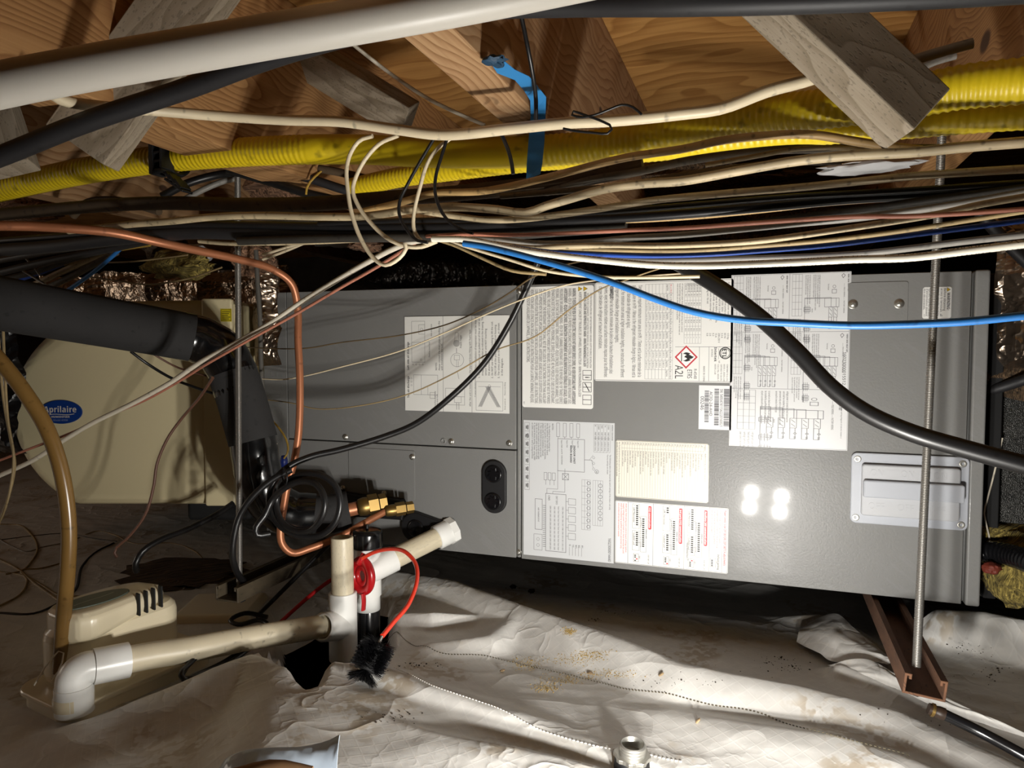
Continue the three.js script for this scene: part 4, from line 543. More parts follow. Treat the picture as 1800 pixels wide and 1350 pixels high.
// ------------------------------------------------------------------ humidifier
{
  const D = 1.27, c = at(215, 712, D), g = thing('humidifier', 'large cream plastic humidifier housing with a blue oval badge', 'humidifier', c); g.rotation.y = 0.3386; OFF.set(g, V(0, 0, 0));
  const s = D / FOCAL, S = (pts) => { const sh = new THREE.Shape(); pts.forEach(([x, y], i) => i ? sh.lineTo((x - 215) * s, (712 - y) * s) : sh.moveTo((x - 215) * s, (712 - y) * s)); return sh; };
  const curve = []; for (let i = 0; i <= 24; i++) { const t = i / 24, a = Math.PI * 0.5 + t * Math.PI * 0.9; const cx = 190, rx = 178, ry = 186; curve.push([cx + Math.cos(a) * rx, 715 - Math.sin(a) * ry]); }
  const sh = new THREE.Shape(); const X = (x) => (x - 215) * s, Y = (y) => (712 - y) * s;
  sh.moveTo(X(395), Y(527)); sh.lineTo(X(215), Y(529)); sh.bezierCurveTo(X(60), Y(560), X(14), Y(660), X(12), Y(720)); sh.bezierCurveTo(X(12), Y(790), X(50), Y(850), X(108), Y(884)); sh.quadraticCurveTo(X(118), Y(891), X(132), Y(891)); sh.lineTo(X(392), Y(891)); sh.quadraticCurveTo(X(416), Y(886), X(415), Y(860)); sh.lineTo(X(412), Y(548)); sh.quadraticCurveTo(X(412), Y(527), X(395), Y(527));
  part(g, 'cover', (() => { const e = extrude(sh, 0.15, 0.02, -0.15, 6, 24); return toCreasedNormals(e, 0.7); })(), M.tankBeige);
  const rib = (x0, y0, x1, y1, z = 0.0005) => { const e = extrude(roundRect(X(x0), Y(y1), X(x1), Y(y0), 0.004), 0.012, 0.003, z - 0.008); return e; };
  part(g, 'side_flange', rib(360, 526, 413, 890, 0.003), M.tankBeige);
  part(g, 'back_plate', (() => { const e = extrude(roundRect(X(398), Y(872), X(462), Y(536), 0.006), 0.03, 0.003, -0.13); return e; })(), M.tankBeige);
  part(g, 'seam_strip', (() => { const e = extrude(roundRect(X(150), Y(611), X(350), Y(607), 0.001), 0.001, 0, 0.0001); return e; })(), M.tankBeige);
  const cv = document.createElement('canvas'); cv.width = 512; cv.height = 320; const q = cv.getContext('2d'); q.fillStyle = '#12367c'; q.fillRect(0, 0, 512, 320); q.fillStyle = '#cfc6b8'; q.textAlign = 'center'; q.font = 'bold 112px sans-serif'; q.fillText('Aprilaire', 250, 165, 400); q.lineWidth = 8; q.strokeStyle = '#cfc6b8'; q.beginPath(); q.moveTo(120, 195); q.bezierCurveTo(220, 175, 300, 215, 420, 185); q.stroke(); q.font = 'bold 38px sans-serif'; q.fillText('HUMIDIFIER', 250, 238, 250); q.fillStyle = '#8f93a8'; q.font = '32px sans-serif'; q.fillText('Model 400M', 250, 282, 220);
  const t = new THREE.CanvasTexture(cv); t.colorSpace = THREE.SRGBColorSpace;
  const el = new THREE.Shape(); el.absellipse(X(108), Y(724), 37 * s, 21 * s, 0, Math.PI * 2); const bg = extrude(el, 0.003, 0.0008, -0.0005, 2, 40); const bp = bg.attributes.position, bu = bg.attributes.uv; for (let i = 0; i < bp.count; i++) bu.setXY(i, (bp.getX(i) - X(71)) / (74 * s), (bp.getY(i) - Y(745)) / (42 * s)); part(g, 'badge', bg, phys(0xffffff, 0.35, { map: t }), 'blue oval badge');
  const yl = (x0, y0, x1, y1, warn) => { const c2 = document.createElement('canvas'); c2.width = 256; c2.height = 200; const k = c2.getContext('2d'); k.fillStyle = '#cdbb1d'; k.fillRect(0, 0, 256, 200); k.fillStyle = '#3a3410'; if (warn) { k.beginPath(); k.moveTo(128, 20); k.lineTo(230, 180); k.lineTo(26, 180); k.closePath(); k.lineWidth = 10; k.strokeStyle = '#3a3410'; k.stroke(); k.font = 'bold 110px sans-serif'; k.textAlign = 'center'; k.fillText('!', 128, 165); } else { k.lineWidth = 8; k.strokeStyle = '#3a3410'; k.strokeRect(16, 16, 224, 168); for (let i = 0; i < 5; i++) k.fillRect(30, 40 + i * 28, 196 - (i % 3) * 26, 12); } const tt = new THREE.CanvasTexture(c2); tt.colorSpace = THREE.SRGBColorSpace; const e = new THREE.BoxGeometry((x1 - x0) * s, (y1 - y0) * s, 0.0006).translate(X((x0 + x1) / 2), Y((y0 + y1) / 2), warn ? -0.0995 : 0.0075); part(g, 'caution_label', e, std(0xffffff, 0.5, { map: tt }), 'yellow caution label'); };
  yl(394, 544, 413, 566, 0); yl(434, 540, 463, 565, 1);
  part(g, 'drain_box', (() => { const e = new RoundedBoxGeometry(0.12, 0.05, 0.08, 3, 0.008); e.translate(X(360), Y(905), -0.09); return e; })(), M.dark);
}
// low-voltage wires and tall tube beside the humidifier plate
// ------------------------------------------------------------------ condensate pump on the floor at left
{
  const A = onY(130, 1245, 0.074), B = onY(350, 1152, 0.074), u = B.clone().sub(A).setY(0), L = u.length(); u.normalize(); const g = thing('condensate_pump', 'cream condensate pump with ribbed motor cover on the sheet at left', 'pump', [A.x, 0.03, A.z]); g.rotation.y = Math.atan2(-u.z, u.x); OFF.set(g, V(0, 0, 0));
  // local axes: +x along the front edge, -z to the far side
  const Wd = 0.12, ex = (sh, h, y, b) => { const e = extrude(sh, h, b, 0, 3, 16); e.rotateX(-Math.PI / 2); e.translate(0, y, 0); return e; };
  part(g, 'tank', ex(roundRect(-0.006, 0.0, L + 0.03, Wd, 0.03), 0.042, 0.0, 0.004), M.pump);
  part(g, 'lid', ex(roundRect(-0.012, -0.005, L + 0.036, Wd + 0.005, 0.034), 0.007, 0.038, 0.003), M.pump);
  const mh = ex(roundRect(0.012, 0.04, L + 0.012, Wd - 0.002, 0.036), 0.075, 0.042, 0.016); part(g, 'motor_housing', mh, M.pump);
  const LC = L * 0.8 + 0.018, cov = new THREE.Shape(), c0 = 0.02; cov.moveTo(c0, 0.06); cov.quadraticCurveTo(c0 - 0.002, 0.034, c0 + 0.03, 0.03); cov.lineTo(LC - 0.03, 0.042); cov.quadraticCurveTo(LC + 0.004, 0.046, LC + 0.004, 0.066); cov.lineTo(LC - 0.004, 0.098); cov.quadraticCurveTo(LC - 0.02, 0.118, LC * 0.55, 0.118); cov.quadraticCurveTo(c0, 0.118, c0, 0.09); cov.closePath();
  const ce = ex(cov, 0.04, 0.1, 0.011); ce.computeVertexNormals(); const cp = ce.attributes.position; for (let i = 0; i < cp.count; i++) { const x = cp.getX(i), y = cp.getY(i); if (y < 0.116) cp.setY(i, y + 0.014 * sstep(0.02, LC, x)); } ce.computeVertexNormals();
  const cover = part(g, 'motor_cover', toCreasedNormals(ce, 0.8), M.pump);
  for (let i = 0; i < 4; i++) { const b = new RoundedBoxGeometry(0.0026, 0.03, 0.009, 2, 0.001); b.rotateY(-0.1); b.translate(LC - 0.047 + i * 0.0115, 0.129, -0.0375 - i * 0.0012); part(cover, 'vent_slot', b, M.dark); }
  const cb = document.createElement('canvas'); cb.width = 256; cb.height = 160; const q = cb.getContext('2d'); q.fillStyle = '#59645a'; q.fillRect(0, 0, 256, 160); q.fillStyle = '#98a094'; q.font = 'italic bold 30px sans-serif'; q.textAlign = 'center'; q.strokeStyle = '#98a094'; q.lineWidth = 7; q.beginPath(); q.moveTo(50, 92); q.bezierCurveTo(100, 66, 150, 96, 206, 66); q.stroke(); const bt = new THREE.CanvasTexture(cb); bt.colorSpace = THREE.SRGBColorSpace;
  const el = new THREE.Shape(); el.absellipse(LC * 0.45, 0.074, LC * 0.3, 0.022, 0, Math.PI * 2); const be = ex(el, 0.003, 0.1385, 0.0008); const bp = be.attributes.position, bu = be.attributes.uv; for (let i = 0; i < bp.count; i++) bu.setXY(i, (bp.getX(i) - LC * 0.15) / (LC * 0.6), (-bp.getZ(i) - 0.052) / 0.044); part(cover, 'badge', be, std(0xffffff, 0.4, { map: bt }), 'grey oval badge');
  part(g, 'inlet_collar', (() => { const e = lathe([[0.017, 0], [0.022, 0], [0.022, 0.014], [0.017, 0.014]], 24); const pb = at(194, 1166, 0.877), k = pb.clone().sub(at(260, 1153, 0.905)).normalize().multiplyScalar(0.04).add(pb).sub(A).setY(0); const lx = k.dot(u), lz = k.dot(V(-u.z, 0, u.x)); e.translate(lx, 0.042, lz); return e; })(), M.pump);
}
solo('plastic_tub', (() => { const p = at(390, 1085, 1.22); const g = new RoundedBoxGeometry(0.13, 0.07, 0.12, 3, 0.012); g.rotateY(0.4); g.translate(p.x, p.y - 0.01, p.z); return g; })(), M.pump, 'plain cream plastic box behind the pump, under the strut', 'box');

// ------------------------------------------------------------------ PVC condensate drain
{
  const t0 = at(603, 1095, 1.08), g = thing('drain_pipe', 'white PVC drain assembly with standpipe, tee and long sloping run to the pump', 'drain pipe', [t0.x, 0.02, t0.z]);
  const cyl = (a, b, r, o = {}) => { const L = a.distanceTo(b); return orient(lathe([[r * 0.82, 0], [r, 0.0008], [r, L - 0.0008], [r * 0.82, L], [r * 0.8, L], [r * 0.8, Math.max(0, L - 0.05)], [0, Math.max(0, L - 0.05)]], 32), a, b.clone().sub(a)); };
  const Z = (px, py, d = 1.08) => at(px, py, d); const up = V(0, 1, 0);
  const top = Z(603, 942), tt = Z(605, 1040), tb = Z(606, 1160), X0 = t0.x, Z0 = t0.z; const vx = (y) => V(X0, y, Z0);
  part(g, 'standpipe', cyl(vx(tt.y - 0.01), vx(top.y), 0.0167), M.pvcOld, 'aged cream standpipe');
  part(g, 'tee_fitting', merge([cyl(vx(tb.y), vx(tt.y), 0.0212), (() => { const a = vx(at(600, 1100, 1.08).y), b = at(556, 1103, 1.03); const d = b.clone().sub(a).normalize(); return cyl(a, a.clone().add(d.multiplyScalar(0.046)), 0.0212); })()]), M.pvcWhite);
  part(g, 'lower_pipe', cyl(vx(-0.06), vx(tb.y + 0.01), 0.0167), M.pvcOld);
  const pa = vx(at(600, 1100, 1.08).y).add(V(-0.02, 0, 0.02)), el = at(150, 1178, 0.862), pb = at(194, 1166, 0.877), pc = at(560, 1102, 1.05);
  part(g, 'sloping_pipe', sweep([pc.clone().lerp(pb, -0.04), pc, at(440, 1118, 0.99).add(V(0, -0.003, 0)), at(330, 1142, 0.935), at(260, 1153, 0.905), pb], { r: 0.0167, radial: 24, step: 0.01 }), M.pvcOld, 'yellowed sloping pipe');
  const dirp = pb.clone().sub(at(260, 1153, 0.905)).normalize(), e1 = pb.clone().add(dirp.clone().multiplyScalar(-0.012)), e2 = pb.clone().add(dirp.clone().multiplyScalar(0.016)), knee = pb.clone().add(dirp.clone().multiplyScalar(0.04)), dn = knee.clone().add(V(0.001, -0.022, 0)), dn2 = knee.clone().add(V(0.001, -0.05, 0));
  part(g, 'elbow_fitting', merge([sweep([e2, e2.clone().lerp(knee, 0.45), knee.clone().lerp(e2, 0.2).add(V(0, -0.004, 0)), knee.clone().lerp(dn, 0.55), dn], { r: 0.0195, radial: 28, step: 0.003 }), sweep([e1.clone().add(dirp.clone().multiplyScalar(-0.008)), e1, e2, e2.clone().add(dirp.clone().multiplyScalar(0.003))], { r: 0.0215, radial: 28, step: 0.006 }), sweep([dn.clone().add(V(0, 0.004, 0)), dn, dn2.clone().lerp(dn, 0.4), dn2], { r: 0.0212, radial: 28, step: 0.006 })]), M.pvcWhite, 'white elbow');
  // trap with clean-out cap
  const R = thing('drain_trap', 'white cleanable condensate trap with black screw cap', 'drain trap', [at(645, 1000, 1.13).x, 0.0, at(645, 1000, 1.13).z]);
  const cx = at(646, 1000, 1.13), w = (y) => V(cx.x, y, cx.z), Y = (py) => at(646, py, 1.13).y;
  part(R, 'trap_body', orient(lathe([[0, 0], [0.0195, 0], [0.0195, Y(1048) - Y(1072)], [0.0215, Y(1046) - Y(1072)], [0.0215, Y(960) - Y(1072)], [0, Y(960) - Y(1072)]], 36), w(Y(1072)), up), M.pvcWhite);
  part(R, 'clear_bowl', orient(lathe([[0, 0], [0.016, 0.003], [0.019, 0.02], [0.019, Y(1071) + 0.03], [0, Y(1071) + 0.03]], 32), w(-0.03), up), phys(0x15161a, 0.2, { clearcoat: 0.5 }));
  const capProf = [[0, 0], [0.0235, 0], [0.0245, 0.002], [0.0245, 0.022], [0.0225, 0.027], [0.016, 0.029], [0, 0.0285]]; const cap = part(R, 'screw_cap', orient(lathe(capProf, 36), w(Y(961)), up), M.blackGloss, 'black screw cap'); part(cap, 'cap_pin', orient(lathe([[0.0025, 0], [0.0022, 0.008], [0, 0.009]], 12), w(Y(961) + 0.028), up), M.rubber);
  // pipe from the unit
  const a = at(672, 992, 1.135), b = at(778, 940, 1.195), d = b.clone().sub(a).normalize();
  const P = thing('drain_stub', 'short cream PVC pipe from the air handler drain outlet to the trap', 'drain pipe', [a.x, a.y - 0.02, a.z]);
  part(P, 'pipe', cyl(a.clone().add(d.clone().multiplyScalar(-0.02)), b, 0.0167), M.pvcOld); part(P, 'socket', cyl(a.clone().add(d.clone().multiplyScalar(-0.03)), a.clone().add(d.clone().multiplyScalar(0.022)), 0.0205), M.pvcWhite); part(P, 'threaded_adapter', merge([cyl(b.clone().add(d.clone().multiplyScalar(-0.012)), b.clone().add(d.clone().multiplyScalar(0.012)), 0.0205), (() => { const h = new THREE.CylinderGeometry(0.0225, 0.0225, 0.012, 8).toNonIndexed(); h.computeVertexNormals(); return orient(h, b.clone().add(d.clone().multiplyScalar(0.017)), d); })()]), M.pvcWhite);
}
// ------------------------------------------------------------------ cleaning brush with red shaft
{
  const hd = at(655, 1155, 0.865), g = thing('cleaning_brush', 'black bristle brush on a curved red shaft leaning by the trap', 'brush', [hd.x, hd.y - 0.03, hd.z]);
  const tip = at(672, 1118, 0.875); part(g, 'shaft', sweep([tip, at(690, 1096, 0.9), at(718, 1062, 0.94), at(733, 1020, 0.98), at(730, 990, 1.01), at(712, 970, 1.03), at(690, 965, 1.05), at(660, 970, 1.07), at(637, 981, 1.08)], { r: 0.003, radial: 12, step: 0.005 }), M.orange, 'bright red flexible shaft');
  const base = at(641, 1184, 0.85), ax = tip.clone().sub(base).normalize(), L = base.distanceTo(tip); const l = []; seed = 5;
  const u = V().crossVectors(ax, V(0, 0, 1)).normalize(), v = V().crossVectors(ax, u);
  for (let i = 0; i < 2600; i++) { const k = 0.03 + 0.75 * rnd(), a = rnd() * 6.283, r = 0.0185 + rnd() * 0.005, p = base.clone().add(ax.clone().multiplyScalar(L * k)), dir = u.clone().multiplyScalar(Math.cos(a)).add(v.clone().multiplyScalar(Math.sin(a))).add(ax.clone().multiplyScalar((rnd() - 0.5) * 0.5 - (k < 0.12 ? 0.7 : 0))).normalize(); const b = new THREE.CylinderGeometry(0.00022, 0.0003, r, 3, 1, true); b.translate(0, r / 2, 0); l.push(orient(b, p, dir)); }
  part(g, 'bristles', merge(l), std(0x121214, 0.25)).userData.kind = 'stuff'; part(g, 'wire_core', sweep([base, base.clone().add(ax.clone().multiplyScalar(L * 0.3)), base.clone().add(ax.clone().multiplyScalar(L * 0.7)), tip], { r: 0.0018, radial: 8 }), M.zinc);
  part(g, 'bristle_core', sweep([base.clone().add(ax.clone().multiplyScalar(L * 0.08)), base.clone().add(ax.clone().multiplyScalar(L * 0.4)), base.clone().add(ax.clone().multiplyScalar(L * 0.78))], { r: 0.011, radial: 10 }), M.dark);
  // holder clip on the standpipe
  const h = thing('brush_holder', 'glossy red ring clip hanging between the two white pipes', 'clip', at(636, 1040, 1.085)); const rc = at(637, 1012, 1.09);
  const face = camera.position.clone().sub(rc).setY(0).normalize().add(V(-0.75, 0, 0)).normalize(); const tor = (R, r) => { const t = new THREE.TorusGeometry(R, r, 14, 40); t.scale(1, 1.2, 1); t.applyQuaternion(new THREE.Quaternion().setFromUnitVectors(V(0, 0, 1), face)); t.translate(rc.x, rc.y, rc.z); return t; };
  part(h, 'ring', merge([tor(0.019, 0.0065), tor(0.0105, 0.004)]), M.red); part(h, 'grip_tab', sweep([rc.clone().add(V(0.006, -0.024, 0.008)), rc.clone().add(V(0.007, -0.036, 0.008)), rc.clone().add(V(0.006, -0.05, 0.008))], { r: 0.0055, ry: 0.0025, radial: 12, step: 0.003 }), M.red); part(h, 'shaft_eye', sweep([rc.clone().add(V(-0.003, 0.02, 0.006)), rc.clone().add(V(0.002, 0.028, 0.004)), rc.clone().add(V(0.004, 0.034, 0.0))], { r: 0.005, radial: 12, step: 0.003 }), M.red);
  solo('red_rod', sweep([at(612, 1000, 1.13), at(560, 1035, 1.12), at(497, 1090, 1.1), at(455, 1130, 1.06), at(415, 1155, 1.02)], { r: 0.0031, radial: 10 }), M.red, 'thin dark red rod lying behind the standpipe toward the pump', 'rod');
}
// ------------------------------------------------------------------ refrigerant lines
{
  const g = thing('suction_line', 'thick black foam-insulated refrigerant line with taped elbow at left', 'pipe', at(430, 880, 1.02)); const r = 0.0365;
  part(g, 'foam_sleeve', sweep([at(-170, 500, 0.92), at(0, 533, 0.95), at(150, 560, 1.02), at(290, 585, 1.08), at(338, 594, 1.1)], { r, radial: 28, step: 0.01 }), M.foam);
  part(g, 'taped_elbow', sweep([at(318, 590, 1.095), at(352, 598, 1.11), at(385, 617, 1.12), at(408, 652, 1.13), at(420, 690, 1.13)], { r: r * 1.02, radial: 28, step: 0.006, rf: (s) => 1 + 0.012 * Math.sin(s * 260) }), M.tape, 'shiny black tape around the elbow');
  part(g, 'foam_sleeve', sweep([at(409, 655, 1.13), at(424, 700, 1.13), at(437, 745, 1.13), at(445, 775, 1.13)], { r: r * 1.03, radial: 28, step: 0.01 }), M.foam);
  part(g, 'taped_bend', sweep([at(440, 755, 1.13), at(447, 790, 1.13), at(455, 835, 1.135), at(472, 875, 1.14), at(510, 902, 1.15), at(552, 906, 1.16)], { r: r * 0.99, radial: 28, step: 0.006, rf: (s) => 1 + 0.012 * Math.sin(s * 220) }), M.tape);
  part(g, 'foam_sleeve', sweep([at(525, 906, 1.155), at(555, 906, 1.16), at(590, 902, 1.165), at(614, 897, 1.17)], { r: 0.0315, radial: 28, step: 0.01 }), M.foam); part(g, 'copper_stub', sweep([at(600, 898, 1.165), at(615, 896, 1.17), at(632, 892, 1.175)], { r: 0.0112, radial: 16, step: 0.006 }), M.copper);
  const h = [[-120, 396, 0.8], [0, 397, 0.82], [60, 398, 0.835], [130, 402, 0.85], [200, 409, 0.87], [280, 426, 0.905], [350, 441, 0.95], [420, 456, 1.0], [480, 474, 1.055], [512, 498, 1.075], [523, 540, 1.09], [524, 600, 1.09], [527, 660, 1.09], [527, 720, 1.09], [524, 770, 1.09], [516, 815, 1.09], [506, 850, 1.09], [499, 890, 1.09], [493, 930, 1.09], [496, 956, 1.09], [514, 972, 1.095], [545, 964, 1.105], [600, 942, 1.125], [640, 920, 1.145], [672, 902, 1.163], [684, 895, 1.17]];
  solo('copper_pipe', sweep(h.map((p) => at(...p)), { r: 0.0056, radial: 14, step: 0.006, tension: 0.4 }), M.copper, 'bare copper refrigerant line bending down in front of the air handler', 'pipe');
}
// ------------------------------------------------------------------ yellow corrugated gas lines
{
  const LO = new THREE.CatmullRomCurve3([[-120, 358, -0.745], [120, 306, -0.745], [310, 277, -0.745], [640, 263, -0.765], [900, 268, -0.775], [1180, 232, -0.75], [1460, 190, -0.70], [1700, 152, -0.67], [1920, 128, -0.65]].map(([x, y, z]) => onZ(x, y, z))).getLength(); const rib = (s) => 1 + 0.024 * Math.cos(s * 6.283 / 0.0068), ribPart = (s, L) => { const k = s / LO, m = 1 - sstep(0.465, 0.475, k) * (1 - sstep(0.64, 0.70, k)); return 1 + 0.034 * m * Math.cos(s * 6.283 / 0.0068) + 0.02 * (1 - m); }; const Y = (p, r, o = {}) => sweep(p.map(([x, y, z]) => onZ(x, y, z)), { r, radial: 24, step: 0.0014, rf: rib, ...o });
  solo('gas_line', Y([[-120, 358, -0.745], [0, 333, -0.745], [120, 306, -0.745], [230, 287, -0.745], [310, 277, -0.745], [420, 268, -0.745], [540, 263, -0.745], [640, 263, -0.765], [760, 268, -0.775], [900, 268, -0.775], [1040, 258, -0.77], [1180, 232, -0.75], [1320, 205, -0.73], [1460, 190, -0.70], [1600, 170, -0.68], [1700, 152, -0.67], [1800, 142, -0.66], [1920, 128, -0.65], [2300, 96, -0.63], [2900, 40, -0.62]], 0.0172, { rf: ribPart }), M.yellow, 'upper thick yellow ribbed gas line running full width behind the cables', 'gas line', null);
  solo('gas_line', Y([[620, 330, -0.90], [700, 312, -0.88], [800, 298, -0.85], [920, 283, -0.82], [1060, 270, -0.79], [1200, 256, -0.785], [1330, 240, -0.77], [1460, 228, -0.75], [1600, 216, -0.73], [1700, 207, -0.72], [1800, 199, -0.71], [1920, 190, -0.70], [2300, 164, -0.68], [2900, 128, -0.67]], 0.0135), M.yellow, 'lower yellow ribbed gas line just under the thicker one', 'gas line', null);
  const c = onZ(308, 280, -0.745), g = thing('conduit_clip', 'black slotted plastic hanger clip around the yellow gas line at left', 'clip', c); const t = onZ(420, 268, -0.745).sub(onZ(230, 287, -0.745)).normalize();
  const rg = new THREE.TorusGeometry(0.0205, 0.0035, 6, 24); rg.scale(1, 1, 2.2); rg.applyQuaternion(new THREE.Quaternion().setFromUnitVectors(V(0, 0, 1), t)); rg.translate(c.x, c.y, c.z); part(g, 'band', rg, M.rubber);
  const pl = []; for (const [dx, dy, w, h] of [[-0.01, 0.0, 0.007, 0.05], [0.006, 0.004, 0.003, 0.045]]) { const b = boxUV(w, h, 0.022, 0.001); b.translate(c.x + dx, c.y + dy, c.z + 0.02); pl.push(b); } for (let i = 0; i < 5; i++) { const b = boxUV(0.016, 0.003, 0.02, 0.0006); b.translate(c.x - 0.002, c.y - 0.02 + i * 0.011, c.z + 0.02); pl.push(b); } for (let i = 0; i < 3; i++) { const b = boxUV(0.004, 0.016, 0.018, 0.0006); b.rotateZ(0.7); b.translate(c.x + 0.008 + i * 0.008, c.y - 0.026 - i * 0.006, c.z + 0.014); pl.push(b); } const bb = boxUV(0.034, 0.003, 0.018, 0.0006); bb.rotateZ(-0.55); bb.translate(c.x + 0.018, c.y - 0.039, c.z + 0.014); pl.push(bb); part(g, 'ladder_strap', merge(pl), M.rubber);
  // white PVC pipe and black hose across the top, near the camera
  solo('pvc_pipe', sweep([at(-260, 212, 0.43), at(0, 150, 0.44), at(400, 77, 0.45), at(800, 8, 0.46), at(1150, -60, 0.48), at(1700, -160, 0.52), at(2600, -300, 0.62)], { r: 0.0134, radial: 28 }), M.pvc, 'thick white PVC pipe slanting across the top left, nearest the camera', 'pipe');
  solo('black_hose', sweep([at(-160, 335, 0.66), at(0, 275, 0.66), at(150, 215, 0.65), at(330, 155, 0.64), at(450, 110, 0.62), at(560, 75, 0.6), at(700, 40, 0.58), at(850, 14, 0.57), at(1000, 8, 0.55), at(1200, 5, 0.51), at(1450, -2, 0.48), at(1700, -14, 0.46), at(1900, -26, 0.45), at(2700, -60, 0.44)], { r: 0.0092, radial: 20 }), M.blackM, 'thick matt black hose curving along the top under the white pipe', 'hose');
}
// ------------------------------------------------------------------ blue masking tape on the joist
{
  const g = thing('masking_tape', 'strip of blue masking tape hanging from the joist over the gas lines', 'tape', at(930, 200, 0.72)); const J = (px, py) => onY(px, py, 0.7435);
  const mkStrip = (a, b, th) => { const pos = [], uv = [], idx = [], n = a.length; const f = []; for (const o of [0, 1]) for (let i = 0; i < n; i++) { for (const P of [a[i], b[i]]) { const nn = th[i]; pos.push(P.x + nn.x * o, P.y + nn.y * o, P.z + nn.z * o); uv.push(i * 0.02, P === a[i] ? 0 : 0.02); } } const Q = (o, i, k) => o * n * 2 + i * 2 + k; for (let i = 0; i + 1 < n; i++) { idx.push(Q(0, i, 0), Q(0, i, 1), Q(0, i + 1, 0), Q(0, i + 1, 0), Q(0, i, 1), Q(0, i + 1, 1)); idx.push(Q(1, i, 0), Q(1, i + 1, 0), Q(1, i, 1), Q(1, i + 1, 0), Q(1, i + 1, 1), Q(1, i, 1)); for (const k of [0, 1]) idx.push(Q(0, i, k), Q(0, i + 1, k), Q(1, i, k), Q(1, i, k), Q(0, i + 1, k), Q(1, i + 1, k)); } const G = new THREE.BufferGeometry(); G.setAttribute('position', new THREE.Float32BufferAttribute(pos, 3)); G.setAttribute('uv', new THREE.Float32BufferAttribute(uv, 2)); G.setIndex(idx); const N = G.toNonIndexed(); N.computeVertexNormals(); return N; };
  const dn = V(0, -0.0004, 0), fr = V(0, 0, 0.0004);
  part(g, 'joist_patch', mkStrip([J(864, 112), J(874, 128), J(905, 140), J(922, 160), J(932, 176)], [J(888, 108), J(905, 122), J(930, 134), J(944, 150), J(960, 170)], [dn, dn, dn, dn, dn]), M.blueTape);
  part(g, 'hanging_strip', mkStrip([J(932, 176), onZ(933, 205, -0.715), onZ(929, 250, -0.722), onZ(926, 290, -0.722), onZ(925, 317, -0.72)], [J(960, 170), onZ(959, 205, -0.713), onZ(957, 250, -0.718), onZ(953, 290, -0.718), onZ(950, 306, -0.716)], [dn, fr, fr, fr, fr]), M.blueTape);
  solo('tape_clump', lump(onY(870, 108, 0.742), 0.009, 0.004, 0.009, 0.5, 3, 91, 3), std(0x1f3f58, 0.6), 'crumpled dark blue tape clump on the joist edge', 'tape');
}
